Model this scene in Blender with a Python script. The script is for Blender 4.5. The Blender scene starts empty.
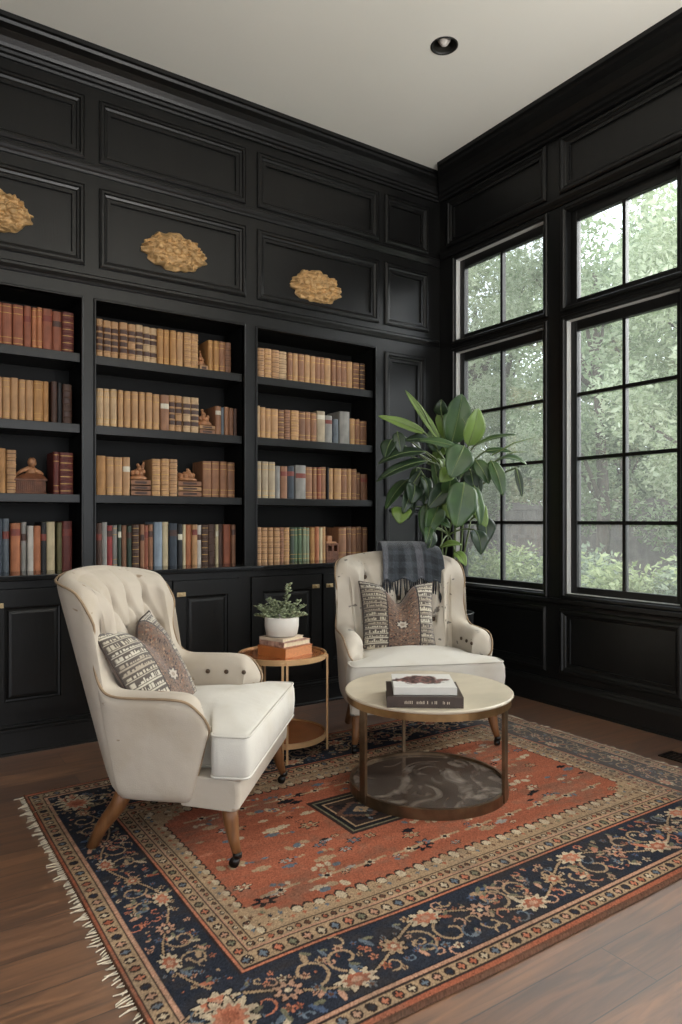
import bpy, math, random
import numpy as np
from mathutils import Vector, Matrix

random.seed(7)
RNG = np.random.default_rng(11)
PI = math.pi
SC = bpy.context.scene
COL = SC.collection

# ------------------------------------------------------------------ helpers
class MB:
    """collects vertices and faces, then links them as ONE mesh object"""
    def __init__(s):
        s.v = []; s.f = []; s.m = []; s.slot = 0
    def add(s, verts, faces):
        o = len(s.v)
        s.v += [tuple(p) for p in verts]
        for f in faces:
            s.f.append(tuple(i + o for i in f)); s.m.append(s.slot)
        return s
    def box(s, x0, x1, y0, y1, z0, z1):
        if x0 > x1: x0, x1 = x1, x0
        if y0 > y1: y0, y1 = y1, y0
        if z0 > z1: z0, z1 = z1, z0
        v = [(x, y, z) for z in (z0, z1) for y in (y0, y1) for x in (x0, x1)]
        return s.add(v, [(0, 2, 3, 1), (4, 5, 7, 6), (0, 1, 5, 4), (2, 6, 7, 3), (0, 4, 6, 2), (1, 3, 7, 5)])
    def loft(s, loops, close=True, cap0=True, cap1=True):
        n = len(loops[0]); v = [p for l in loops for p in l]; f = []
        for i in range(len(loops) - 1):
            for j in range(n if close else n - 1):
                k = (j + 1) % n
                f.append((i * n + j, i * n + k, (i + 1) * n + k, (i + 1) * n + j))
        if cap0: f.append(tuple(reversed(range(n))))
        if cap1: f.append(tuple((len(loops) - 1) * n + j for j in range(n)))
        return s.add(v, f)
    def tube(s, pts, r, n=8, caps=True):
        pts = [Vector(p) for p in pts]
        if not isinstance(r, (list, tuple)): r = [r] * len(pts)
        loops = []; ref = None
        for i, p in enumerate(pts):
            d = (pts[min(i + 1, len(pts) - 1)] - pts[max(i - 1, 0)]).normalized()
            if ref is None:
                ref = Vector((0, 0, 1)) if abs(d.z) < .9 else Vector((1, 0, 0))
            a = d.cross(ref)
            if a.length < 1e-6: a = d.cross(Vector((0, 1, 0)))
            a.normalize(); b = a.cross(d).normalized(); ref = b
            loops.append([p + (a * math.cos(2 * PI * k / n) + b * math.sin(2 * PI * k / n)) * r[i] for k in range(n)])
        return s.loft(loops, True, caps, caps)
    def lathe(s, prof, n=32, c=(0, 0, 0), caps=True):
        loops = [[(c[0] + r * math.cos(2 * PI * k / n), c[1] + r * math.sin(2 * PI * k / n), c[2] + z) for k in range(n)] for r, z in prof]
        return s.loft(loops, True, caps, caps)
    def ball(s, c, r, n=10, sz=(1, 1, 1)):
        loops = []
        for i in range(1, n // 2 + 1):
            t = PI * i / (n // 2 + 1)
            loops.append([(c[0] + sz[0] * r * math.sin(t) * math.cos(2 * PI * k / n), c[1] + sz[1] * r * math.sin(t) * math.sin(2 * PI * k / n), c[2] - sz[2] * r * math.cos(t)) for k in range(n)])
        return s.loft(loops)
    def build(s, name, mat, parent=None, world=False, smooth=False, bevel=0, subsurf=0, solid=0, seg=2):
        v = s.v
        if world and parent is not None:
            L = parent.location
            q = parent
            while q.parent is not None:
                q = q.parent; L = L + q.location
            v = [(p[0] - L.x, p[1] - L.y, p[2] - L.z) for p in v]
        me = bpy.data.meshes.new(name)
        me.from_pydata(v, [], s.f)
        mats = mat if isinstance(mat, (list, tuple)) else [mat]
        for m in mats: me.materials.append(m)
        if len(mats) > 1: me.polygons.foreach_set('material_index', s.m)
        if smooth: me.polygons.foreach_set('use_smooth', [True] * len(me.polygons))
        me.update()
        o = bpy.data.objects.new(name, me); COL.objects.link(o)
        if parent is not None: o.parent = parent
        if bevel:
            b = o.modifiers.new('edge', 'BEVEL'); b.width = bevel; b.segments = seg; b.limit_method = 'ANGLE'; b.angle_limit = .6
            if smooth is False and seg > 1:
                me.polygons.foreach_set('use_smooth', [True] * len(me.polygons))
                w = o.modifiers.new('wn', 'WEIGHTED_NORMAL'); w.keep_sharp = False
        if subsurf:
            b = o.modifiers.new('sub', 'SUBSURF'); b.levels = subsurf; b.render_levels = subsurf
        if solid:
            b = o.modifiers.new('sol', 'SOLIDIFY'); b.thickness = solid; b.offset = 0
        return o

def tag(o, label, cat, group=None, kind=None):
    o['label'] = label; o['category'] = cat
    if group: o['group'] = group
    if kind: o['kind'] = kind
    return o
def thing(name, label, cat, loc=(0, 0, 0), rz=0, group=None):
    o = bpy.data.objects.new(name, None); COL.objects.link(o)
    o.empty_display_size = .05
    o.location = loc; o.rotation_euler = (0, 0, rz)
    return tag(o, label, cat, group)
def struct(o):
    o['kind'] = 'structure'; return o
def sempty(name, loc=(0, 0, 0)):
    o = bpy.data.objects.new(name, None); COL.objects.link(o); o.location = loc; o.empty_display_size = .05
    return struct(o)

# ---------------------------------------------------------------- materials
def nodes(name):
    m = bpy.data.materials.new(name); m.use_nodes = True
    return m, m.node_tree, m.node_tree.nodes, m.node_tree.links, m.node_tree.nodes['Principled BSDF']
def lin(c):
    return tuple((x / 12.92 if x <= .04045 else ((x + .055) / 1.055) ** 2.4) for x in c)
def rgb(r, g, b):
    return lin((r / 255, g / 255, b / 255))
def mat(name, col, rough=.5, metal=0, vary=.0, vscale=8, stretch=(1, 1, 1), bump=0, bscale=60, spec=.5, sheen=0, col2=None, coat=0, rand=0):
    m, nt, N, L, B = nodes(name)
    B.inputs['Roughness'].default_value = rough
    B.inputs['Metallic'].default_value = metal
    B.inputs['Specular IOR Level'].default_value = spec
    if coat:
        B.inputs['Coat Weight'].default_value = coat; B.inputs['Coat Roughness'].default_value = .15
    if sheen:
        B.inputs['Sheen Weight'].default_value = sheen
    tc = N.new('ShaderNodeTexCoord'); mp = N.new('ShaderNodeMapping'); mp.inputs['Scale'].default_value = stretch
    L.new(tc.outputs['Object'], mp.inputs['Vector'])
    no = N.new('ShaderNodeTexNoise'); no.inputs['Scale'].default_value = vscale; no.inputs['Detail'].default_value = 5
    L.new(mp.outputs[0], no.inputs['Vector'])
    mx = N.new('ShaderNodeMix'); mx.data_type = 'RGBA'
    c2 = col2 if col2 else tuple(max(0, x * (1 - vary)) for x in col)
    mx.inputs[6].default_value = (*col, 1); mx.inputs[7].default_value = (*c2, 1)
    rp = N.new('ShaderNodeMapRange'); rp.inputs[1].default_value = .35; rp.inputs[2].default_value = .65
    L.new(no.outputs[0], rp.inputs[0]); L.new(rp.outputs[0], mx.inputs[0])
    out = mx.outputs[2]
    if rand:
        g = N.new('ShaderNodeNewGeometry'); hs = N.new('ShaderNodeHueSaturation')
        r1 = N.new('ShaderNodeMapRange'); r1.inputs[3].default_value = 1 - rand; r1.inputs[4].default_value = 1 + rand
        L.new(g.outputs['Random Per Island'], r1.inputs[0]); L.new(r1.outputs[0], hs.inputs['Value'])
        L.new(out, hs.inputs['Color']); out = hs.outputs[0]
    L.new(out, B.inputs['Base Color'])
    if bump:
        nb = N.new('ShaderNodeTexNoise'); nb.inputs['Scale'].default_value = bscale; nb.inputs['Detail'].default_value = 3
        L.new(mp.outputs[0], nb.inputs['Vector'])
        bp = N.new('ShaderNodeBump'); bp.inputs['Strength'].default_value = bump; bp.inputs['Distance'].default_value = .01
        L.new(nb.outputs[0], bp.inputs['Height']); L.new(bp.outputs[0], B.inputs['Normal'])
    return m
def attr_mat(name, rough=.85, bump=.3, bscale=300, sheen=.2, spec=.3):
    m, nt, N, L, B = nodes(name)
    a = N.new('ShaderNodeVertexColor'); a.layer_name = 'pattern'
    L.new(a.outputs[0], B.inputs['Base Color'])
    B.inputs['Roughness'].default_value = rough; B.inputs['Sheen Weight'].default_value = sheen
    B.inputs['Specular IOR Level'].default_value = spec
    tc = N.new('ShaderNodeTexCoord')
    nb = N.new('ShaderNodeTexNoise'); nb.inputs['Scale'].default_value = bscale
    L.new(tc.outputs['Object'], nb.inputs['Vector'])
    bp = N.new('ShaderNodeBump'); bp.inputs['Strength'].default_value = bump; bp.inputs['Distance'].default_value = .01
    L.new(nb.outputs[0], bp.inputs['Height']); L.new(bp.outputs[0], B.inputs['Normal'])
    return m

BLACK = mat('black_paint', (.0065, .0064, .0061), .33, vary=.25, vscale=3, stretch=(6, 6, .4), bump=.06, bscale=30, spec=.42)
BLACK2 = mat('black_paint_shelf', (.0055, .0055, .0053), .5, vary=.2, vscale=4, spec=.2)
CEIL = mat('ceiling_plaster', rgb(234, 232, 222), .9, vary=.02, vscale=2, bump=.05, bscale=80)
PLASTER = mat('rear_plaster', rgb(215, 208, 196), .9, vary=.03, vscale=2)
REVEAL = mat('window_reveal', rgb(205, 205, 200), .45)
BRASS = mat('antique_brass', (.66, .50, .28), .35, .6, vary=.25, vscale=20)
BRONZE = mat('dark_bronze', (.20, .13, .075), .35, .85, vary=.4, vscale=14)
DARKMETAL = mat('dark_metal', (.03, .028, .026), .35, .8)
OAK = mat('oak_leg', rgb(126, 84, 50), .42, vary=.35, vscale=5, stretch=(12, 12, 1.2), spec=.4)
BUTTON = mat('button_leather', rgb(70, 52, 36), .5)
PIPING = mat('piping_cord', rgb(156, 132, 104), .8, vary=.3, vscale=12)
GILT = mat('gilt_carving', rgb(206, 166, 112), .5, .2, vary=.4, vscale=25, bump=.4, bscale=60)
PAGES = mat('book_pages', rgb(216, 200, 168), .9, vary=.2, vscale=200, stretch=(1, 1, .1))
PAGES2 = mat('white_pages', rgb(226, 222, 212), .9, vary=.12, vscale=150, stretch=(.1, .1, 3))

def fabric(name, col, marks=0, mcol=(.05, .06, .07)):
    m, nt, N, L, B = nodes(name)
    B.inputs['Roughness'].default_value = .9; B.inputs['Sheen Weight'].default_value = .08; B.inputs['Specular IOR Level'].default_value = .2
    tc = N.new('ShaderNodeTexCoord')
    n1 = N.new('ShaderNodeTexNoise'); n1.inputs['Scale'].default_value = 5; n1.inputs['Detail'].default_value = 4
    L.new(tc.outputs['Object'], n1.inputs['Vector'])
    mx = N.new('ShaderNodeMix'); mx.data_type = 'RGBA'
    mx.inputs[6].default_value = (*col, 1); mx.inputs[7].default_value = (col[0] * .9, col[1] * .87, col[2] * .82, 1)
    r = N.new('ShaderNodeMapRange'); r.inputs[1].default_value = .48; r.inputs[2].default_value = .72
    L.new(n1.outputs[0], r.inputs[0]); L.new(r.outputs[0], mx.inputs[0])
    out = mx.outputs[2]
    # worn stains / printed marks with a shape of their own
    mp = N.new('ShaderNodeMapping'); mp.inputs['Scale'].default_value = (15, 9, 22); mp.inputs['Rotation'].default_value = (.5, .7, .3)
    L.new(tc.outputs['Object'], mp.inputs['Vector'])
    n2 = N.new('ShaderNodeTexNoise'); n2.inputs['Scale'].default_value = 1.15; n2.inputs['Detail'].default_value = 2
    L.new(mp.outputs[0], n2.inputs['Vector'])
    r2 = N.new('ShaderNodeMapRange'); r2.inputs[1].default_value = .70 - marks; r2.inputs[2].default_value = .735 - marks
    L.new(n2.outputs[0], r2.inputs[0])
    mx2 = N.new('ShaderNodeMix'); mx2.data_type = 'RGBA'; mx2.inputs[7].default_value = (*mcol, 1)
    ml = N.new('ShaderNodeMath'); ml.operation = 'MULTIPLY'; ml.inputs[1].default_value = .7
    L.new(r2.outputs[0], ml.inputs[0]); L.new(ml.outputs[0], mx2.inputs[0]); L.new(out, mx2.inputs[6])
    L.new(mx2.outputs[2], B.inputs['Base Color'])
    nb = N.new('ShaderNodeTexNoise'); nb.inputs['Scale'].default_value = 260
    nb2 = N.new('ShaderNodeTexNoise'); nb2.inputs['Scale'].default_value = 9
    L.new(tc.outputs['Object'], nb.inputs['Vector']); L.new(tc.outputs['Object'], nb2.inputs['Vector'])
    ad = N.new('ShaderNodeMath'); ad.operation = 'MULTIPLY_ADD'; ad.inputs[1].default_value = .12
    L.new(nb.outputs[0], ad.inputs[0]); L.new(nb2.outputs[0], ad.inputs[2])
    bp = N.new('ShaderNodeBump'); bp.inputs['Strength'].default_value = .3; bp.inputs['Distance'].default_value = .02
    L.new(ad.outputs[0], bp.inputs['Height']); L.new(bp.outputs[0], B.inputs['Normal'])
    return m
LINEN = fabric('linen_worn', rgb(184, 173, 158), -.0, rgb(120, 96, 70))
LINEN2 = fabric('linen_marked', rgb(196, 187, 173), .022, rgb(60, 58, 58))
CUSHION = fabric('linen_cushion', rgb(202, 197, 187), -.06, rgb(140, 130, 118))

def floor_material():
    m, nt, N, L, B = nodes('oak_planks')
    tc = N.new('ShaderNodeTexCoord')
    br = N.new('ShaderNodeTexBrick')
    br.offset = .37; br.inputs['Scale'].default_value = 1
    br.inputs['Brick Width'].default_value = 1.45; br.inputs['Row Height'].default_value = .17
    br.inputs['Mortar Size'].default_value = .0022; br.inputs['Mortar Smooth'].default_value = .3
    br.inputs['Color1'].default_value = (*rgb(146, 100, 64), 1); br.inputs['Color2'].default_value = (*rgb(108, 71, 45), 1)
    br.inputs['Mortar'].default_value = (*rgb(40, 27, 19), 1)
    L.new(tc.outputs['Object'], br.inputs['Vector'])
    mp = N.new('ShaderNodeMapping'); mp.inputs['Scale'].default_value = (1.6, 17, 1)
    L.new(tc.outputs['Object'], mp.inputs['Vector'])
    # every plank gets its own stretch of grain
    ad = N.new('ShaderNodeVectorMath'); ad.operation = 'MULTIPLY_ADD'; ad.inputs[1].default_value = (9, 9, 9)
    L.new(br.outputs['Color'], ad.inputs[0]); L.new(mp.outputs[0], ad.inputs[2])
    n1 = N.new('ShaderNodeTexNoise'); n1.inputs['Scale'].default_value = 1.6; n1.inputs['Detail'].default_value = 8; n1.inputs['Distortion'].default_value = 1.6
    L.new(ad.outputs[0], n1.inputs['Vector'])
    rp = N.new('ShaderNodeValToRGB')
    rp.color_ramp.elements[0].position = .3; rp.color_ramp.elements[0].color = (.34, .32, .30, 1)
    rp.color_ramp.elements[1].position = .68; rp.color_ramp.elements[1].color = (1.2, 1.18, 1.15, 1)
    L.new(n1.outputs[0], rp.inputs[0])
    mx = N.new('ShaderNodeMix'); mx.data_type = 'RGBA'; mx.blend_type = 'MULTIPLY'; mx.inputs[0].default_value = 1
    L.new(br.outputs['Color'], mx.inputs[6]); L.new(rp.outputs[0], mx.inputs[7]); L.new(mx.outputs[2], B.inputs['Base Color'])
    rr = N.new('ShaderNodeMapRange'); rr.inputs[3].default_value = .30; rr.inputs[4].default_value = .44
    L.new(n1.outputs[0], rr.inputs[0]); L.new(rr.outputs[0], B.inputs['Roughness'])
    B.inputs['Specular IOR Level'].default_value = .5
    B.inputs['Coat Weight'].default_value = 1; B.inputs['Coat Roughness'].default_value = .44; B.inputs['Coat IOR'].default_value = 2.5
    bp = N.new('ShaderNodeBump'); bp.inputs['Strength'].default_value = .22; bp.inputs['Distance'].default_value = .004
    mm = N.new('ShaderNodeMath'); mm.operation = 'MULTIPLY_ADD'; mm.inputs[1].default_value = -2.5
    L.new(br.outputs['Fac'], mm.inputs[0]); L.new(n1.outputs[0], mm.inputs[2])
    L.new(mm.outputs[0], bp.inputs['Height']); L.new(bp.outputs[0], B.inputs['Normal'])
    return m
FLOOR = floor_material()

def marble_material():
    m, nt, N, L, B = nodes('smoky_marble')
    tc = N.new('ShaderNodeTexCoord')
    n1 = N.new('ShaderNodeTexNoise'); n1.inputs['Scale'].default_value = 4.5; n1.inputs['Detail'].default_value = 7; n1.inputs['Distortion'].default_value = 2.2
    L.new(tc.outputs['Object'], n1.inputs['Vector'])
    rp = N.new('ShaderNodeValToRGB'); e = rp.color_ramp.elements
    e[0].position = .32; e[0].color = (*rgb(40, 33, 29), 1); e[1].position = .75; e[1].color = (*rgb(150, 140, 128), 1)
    x = e.new(.5); x.color = (*rgb(72, 60, 52), 1)
    L.new(n1.outputs[0], rp.inputs[0]); L.new(rp.outputs[0], B.inputs['Base Color'])
    B.inputs['Roughness'].default_value = .18
    return m
MARBLE = marble_material()

def glass_material():
    m = bpy.data.materials.new('window_glass'); m.use_nodes = True
    N = m.node_tree.nodes; L = m.node_tree.links; N.clear()
    o = N.new('ShaderNodeOutputMaterial'); t = N.new('ShaderNodeBsdfTransparent'); g = N.new('ShaderNodeBsdfGlossy')
    g.inputs['Roughness'].default_value = .02; t.inputs[0].default_value = (.97, .985, .98, 1)
    f = N.new('ShaderNodeFresnel'); f.inputs[0].default_value = 1.45
    # pale veil mixed into the panes, putting haze over the outdoor view
    haze = N.new('ShaderNodeBsdfTranslucent'); haze.inputs[0].default_value = (.9, .92, .9, 1); x0 = N.new('ShaderNodeMixShader'); x0.inputs[0].default_value = .028
    L.new(t.outputs[0], x0.inputs[1]); L.new(haze.outputs[0], x0.inputs[2])
    k = N.new('ShaderNodeMath'); k.operation = 'MULTIPLY'; k.inputs[1].default_value = .6
    x = N.new('ShaderNodeMixShader')
    L.new(f.outputs[0], k.inputs[0]); L.new(k.outputs[0], x.inputs[0]); L.new(x0.outputs[0], x.inputs[1]); L.new(g.outputs[0], x.inputs[2]); L.new(x.outputs[0], o.inputs[0])
    return m
GLASS = glass_material()

# ------------------------------------------------------------- room geometry
H = 3.83            # ceiling height
XL, YR = -5.6, -7.0   # far side wall and rear wall, both behind the camera

def cells(a0, a1, z0, z1, holes):
    A = sorted({a0, a1, *[min(max(h[i], a0), a1) for h in holes for i in (0, 1)]})
    Z = sorted({z0, z1, *[min(max(h[i], z0), z1) for h in holes for i in (2, 3)]})
    for i in range(len(A) - 1):
        run = None
        for j in range(len(Z) - 1):
            ca, cz = (A[i] + A[i + 1]) / 2, (Z[j] + Z[j + 1]) / 2
            solid = not any(h[0] < ca < h[1] and h[2] < cz < h[3] for h in holes)
            if solid and run is None: run = Z[j]
            if not solid and run is not None:
                yield A[i], A[i + 1], run, Z[j]; run = None
        if run is not None: yield A[i], A[i + 1], run, Z[-1]
def faceL(mb, a0, a1, z0, z1, holes, d0, d1):
    for a, b, c, d in cells(a0, a1, z0, z1, holes): mb.box(a, b, d0, d1, c, d)
def faceR(mb, a0, a1, z0, z1, holes, d0, d1):
    for a, b, c, d in cells(a0, a1, z0, z1, holes): mb.box(d0, d1, a, b, c, d)
PROF = [(-.012, 0), (-.012, .012), (.0, .02), (.012, .02), (.018, .010), (.030, .006), (.040, -.006), (.05, -.010), (.056, -.018)]
def mould(mb, plane, a0, a1, z0, z1, d=0., prof=PROF):
    loops = []
    for i, o in prof:
        pts = [(a0 + i, z0 + i), (a1 - i, z0 + i), (a1 - i, z1 - i), (a0 + i, z1 - i)]
        loops.append([(p, d - o, z) if plane == 'L' else (d - o, p, z) for p, z in pts])
    mb.loft(loops, True, False, False)

# floor ------------------------------------------------------------------
fl = MB().box(XL - .1, .15, YR - .1, .4, -.08, 0)
struct(fl.build('floor', FLOOR))

# ceiling with one round hole for the recessed light ---------------------------
LX, LY, LR = -1.055, -1.216, .070
def ceiling_mesh():
    mb = MB(); n = 40; s = .2
    z = H
    def sq(t):
        c, q = math.cos(t), math.sin(t); k = s / max(abs(c), abs(q)); return (LX + c * k, LY + q * k, z)
    ci = [(LX + LR * math.cos(2 * PI * k / n + PI / 4), LY + LR * math.sin(2 * PI * k / n + PI / 4), z) for k in range(n)]
    so = [sq(2 * PI * k / n + PI / 4) for k in range(n)]
    mb.loft([ci, so], True, False, False)
    for a, b, c, d in cells(XL - .1, .15, YR - .1, .4, [(LX - s, LX + s, LY - s, LY + s)]):
        mb.add([(a, c, z), (b, c, z), (b, d, z), (a, d, z)], [(0, 1, 2, 3)])
    mb.box(XL - .1, .15, YR - .1, .4, H + .25, H + .3)
    return mb
struct(ceiling_mesh().build('ceiling', CEIL))

# bookcase wall -------------------------------------------------------------
BAYS = [(-3.64, -2.707), (-2.624, -1.692), (-1.592, -.634)]
OPEN = (.917, 2.458)
panelsL = []
for (a, b) in [(-3.63, -2.70), (-2.595, -1.69), (-1.582, -.614), (-.531, -.135)]:
    panelsL.append((a, b, 3.265, 3.60)); panelsL.append((a, b, 2.66, 3.095))
panelsL += [(-.531, -.17, 1.387, 2.436), (-.531, -.17, .97, 1.29)]
for a, b in ((-4.6, -3.75), (-5.5, -4.7)):
    panelsL += [(a, b, 3.265, 3.60), (a, b, 2.66, 3.095), (a, b, 1.0, 2.436)]
wb = MB()
holes = [(a, b, OPEN[0] - .1, OPEN[1]) for a, b in BAYS]
inner = [(a + .054, b - .054, c + .054, d - .054) for a, b, c, d in panelsL]
faceL(wb, XL, 0, .0, H, holes + inner, 0, .022)
for a, b, c, d in inner: wb.box(a - .01, b + .01, .017, .03, c - .01, d + .01)
wb.box(XL, .15, .34, .42, 0, H + .1)
for x in (XL + .02, -2.665, -1.642, -.3): wb.box(x - .012, x + .012, .022, .34, .918, H)
WB = struct(wb.build('wall_back', BLACK))
pm = MB()
for a, b, c, d in panelsL: mould(pm, 'L', a, b, c, d)
pm.build('panel_moulding', BLACK, WB)

# rails between the panel rows and the crown (trim)
def run_left(mb, prof, x0=XL, x1=0., d=0.):
    mb.loft([[(x0, d - o, z) for o, z in prof], [(x1 - o, d - o, z) for o, z in prof]], True)
def run_right(mb, prof, y0=YR, y1=0., d=0.):
    mb.loft([[(d - o, y0, z) for o, z in prof], [(d - o, y1 - o, z) for o, z in prof]], True)
CROWN = [(-.02, 3.675), (.016, 3.675), (.020, 3.688), (.034, 3.694), (.038, 3.708), (.050, 3.714), (.056, 3.728), (.072, 3.752), (.098, 3.775), (.130, 3.790), (.136, 3.804), (.152, 3.808), (.156, H - .001), (-.02, H - .001)]
t = MB(); run_left(t, CROWN); struct(t.build('trim_1', BLACK))
t = MB(); run_right(t, [(o * 1.55 if o > 0 else o, z) for o, z in CROWN]); struct(t.build('trim_2', BLACK))
def railprof(z0, z1, o=.03):
    return [(-.01, z0), (.010, z0), (.016, z0 + .012), (o * .75, z0 + .02), (o, z0 + (z1 - z0) * .55), (o, z1 - .012), (o * .5, z1 - .004), (o * .35, z1), (-.01, z1)]
t = MB(); run_left(t, railprof(3.175, 3.235)); struct(t.build('trim_3', BLACK))
t = MB(); run_left(t, railprof(2.545, 2.60)); struct(t.build('trim_4', BLACK))

# bookcases (one per bay) -----------------------------------------------------
SHELF = [(1.298, 1.346), (1.695, 1.747), (2.098, 2.15)]
bclab = ['black built-in bookcase bay behind the left armchair, cut off by the photo edge',
         'black built-in bookcase bay in the middle, between the other two bays',
         'black built-in bookcase bay closest to the windows and potted plant']
for (a, b), lb in zip(BAYS, bclab):
    bc = thing('bookcase', lb, 'bookcase', ((a + b) / 2, 0, OPEN[0]), 0, 'built-in bookcase bays')
    MB().box(a, b, .30, .325, OPEN[0], OPEN[1] + .02).build('back_panel', BLACK2, bc, True)
    for x0, x1 in ((a - .022, a), (b, b + .022)):
        MB().box(x0, x1, .023, .30, OPEN[0], OPEN[1] + .02).build('side_panel', BLACK2, bc, True)
    MB().box(a, b, .023, .30, OPEN[1], OPEN[1] + .02).build('top_panel', BLACK2, bc, True)
    for z0, z1 in SHELF:
        MB().box(a + .001, b - .001, .016, .299, z0, z1).build('shelf', BLACK, bc, True, bevel=.003)
    tm = MB(); mould(tm, 'L', a, b, OPEN[0] - .05, OPEN[1], 0, [(-.014, 0), (-.014, .006), (-.009, .010), (-.003, .010), (0, .005), (0, -.02)])
    tm.build('face_trim', BLACK, bc, True)

# base cabinets, plinth and countertop ------------------------------------------
FY = -.22
def cabinet(x0, x1, doors, label):
    cb = thing('base_cabinet', label, 'cabinet', ((x0 + x1) / 2, FY, 0), 0, 'black base cabinets under the shelves')
    m = MB(); m.box(x0, x1, FY + .018, -.001, .15, .886)
    # face frame round the doors
    hl = [(d[0], d[1], .215, .85) for d in doors]
    faceL(m, x0, x1, .205, .886, hl, FY, FY + .02)
    m.build('body', BLACK, cb, True)
    p = MB(); p.box(x0, x1, FY + .004, -.001, 0, .15)
    prof = [(-.004, 0), (.012, 0), (.012, .012), (.006, .016), (.006, .118), (.012, .122), (.012, .134), (-.004, .14)]
    p.loft([[(x0, FY - o, z) for o, z in prof], [(x1, FY - o, z) for o, z in prof]])
    p.build('plinth', BLACK, cb, True)
    for d0, d1, side in doors:
        d0 += .004; d1 -= .004
        dm = MB(); dz0, dz1 = .219, .846
        pn = (d0 + .075, d1 - .075, dz0 + .055, dz1 - .09)
        faceL(dm, d0, d1, dz0, dz1, [pn], FY - .016, FY + .004)
        mould(dm, 'L', *pn, FY - .016, [(0, 0), (.004, -.010), (.012, -.012), (.022, -.004), (.034, -.001), (.036, -.001)])
        dm.box(pn[0] + .036, pn[1] - .036, FY - .015, FY + .003, pn[2] + .036, pn[3] - .036)
        do = dm.build('door', BLACK, cb, True)
        kx = d0 + .045 if side == 'l' else d1 - .045
        k = MB(); k.box(kx - .026, kx + .026, FY - .024, FY - .016, .755, .780); k.box(kx - .006, kx + .006, FY - .038, FY - .022, .760, .774)
        k.build('latch', BRASS, do, True, bevel=.0015)
cabinet(-3.70, -2.72, [(-3.645, -3.225, 'r'), (-3.215, -2.785, 'l')], 'black base cabinet cut off by the photo edge, behind the left armchair back')
cabinet(-2.72, -1.793, [(-2.69, -2.262, 'r'), (-2.253, -1.83, 'l')], 'black base cabinet between the left armchair and the round side table')
cabinet(-1.793, -.69, [(-1.752, -1.239, 'r'), (-1.231, -.73, 'l')], 'black base cabinet behind the side table and the right armchair')
ct = MB(); ct.box(XL, -.001, FY - .022, .299, .889, .917)
tag(ct.build('countertop', mat('black_counter', (.011, .0115, .012), .12, spec=.6), bevel=.004), 'long glossy black countertop under the bookshelves, reflecting the lowest books', 'countertop')
struct(MB().box(-.688, -.001, FY, -.001, 0, .888).build('wall_back_base', BLACK)); struct(MB().box(XL, -3.702, FY, -.001, 0, .888).build('wall_back_base', BLACK))

# window wall -------------------------------------------------------------------
COLS = [(-1.035, -.10), (-1.97, -1.168), (-2.97, -2.17), (-3.97, -3.17), (-4.97, -4.17)]
WINS = [(-1.03, -.178), (-1.97, -1.20), (-2.97, -2.20), (-3.97, -3.20), (-4.97, -4.20)]
LOW, TRS = (.725, 2.478), (2.565, 3.185)
wr = MB(); hol = []; panR = []
for a, b in WINS: hol += [(a, b, *LOW), (a, b, *TRS)]
for a, b in COLS: panR += [(a - (.07 if a < -1.5 else 0), b, 3.312, 3.652), (a, b, .222, .618)]
innerR = [(a + .054, b - .054, c + .054, d - .054) for a, b, c, d in panR]
faceR(wr, YR, .42, 0, H, hol + innerR, 0, .022)
for a, b, c, d in innerR: wr.box(.017, .05, a - .01, b + .01, c - .01, d + .01)
faceR(wr, YR, .42, 0, H, hol, .05, .13)
WR = struct(wr.build('wall_right', BLACK))
pm = MB()
for a, b, c, d in panR: mould(pm, 'R', a, b, c, d)
pm.build('panel_moulding', BLACK, WR)
cas = MB()
CP = [(.03, 0), (.03, .014), (.024, .02), (.008, .02), (.003, .012), (-.004, .008), (-.004, -.01)]
for a, b in WINS:
    for z0, z1 in (LOW, TRS): mould(cas, 'R', a, b, z0, z1, 0, [(-i, o) for i, o in CP])
cas.build('window_casing', BLACK, WR)
t = MB(); run_right(t, railprof(3.225, 3.285, .035)); struct(t.build('trim_5', BLACK))
t = MB(); run_right(t, [(-.01, .645), (.012, .645), (.018, .66), (.034, .668), (.036, .69), (.030, .695), (-.01, .695)]); struct(t.build('trim_6', BLACK))
BB = [(-.01, 0), (.04, 0), (.04, .014), (.030, .02), (.030, .128), (.024, .142), (.016, .15), (.012, .165), (-.01, .165)]
t = MB(); run_right(t, BB, YR, FY); struct(t.build('baseboard_right', BLACK))

wn = 0
for a, b in WINS:
    for z0, z1 in (LOW, TRS):
        wn += 1
        W = sempty('window_%d' % wn, (.04, (a + b) / 2, z0))
        rv = MB()    # reveal strip all round
        rv.box(.004, .052, b - .006, b + .002, z0, z1); rv.box(.004, .052, a - .002, a + .006, z0, z1)
        rv.box(.004, .052, a, b, z1 - .006, z1 + .002); rv.box(.004, .052, a, b, z0 - .002, z0 + .006)
        rv.build('window_reveal', REVEAL if z0 == LOW[0] or wn == 2 else BLACK, W, True)
        s = .052
        fr = MB(); faceR(fr, a + .006, b - .006, z0 + .006, z1 - .006, [(a + s, b - s, z0 + s - .004, z1 - s - .016)], .04, .085)
        fr.build('window_frame', BLACK, W, True, bevel=.004)
        ga, gb, gz0, gz1 = a + s, b - s, z0 + s - .004, z1 - s - .016
        mu = MB(); mw = .011
        yc = (ga + gb) / 2
        mu.box(.046, .078, yc - mw, yc + mw, gz0, gz1)
        if z0 == LOW[0]:
            for k in (1, 2, 3):
                zz = gz0 + (gz1 - gz0) * k / 4
                mu.box(.047, .077, ga, gb, zz - mw, zz + mw)
        mu.build('muntin', BLACK, W, True)
        MB().box(.060, .064, ga, gb, gz0, gz1).build('glass_pane', GLASS, W, True)

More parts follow.
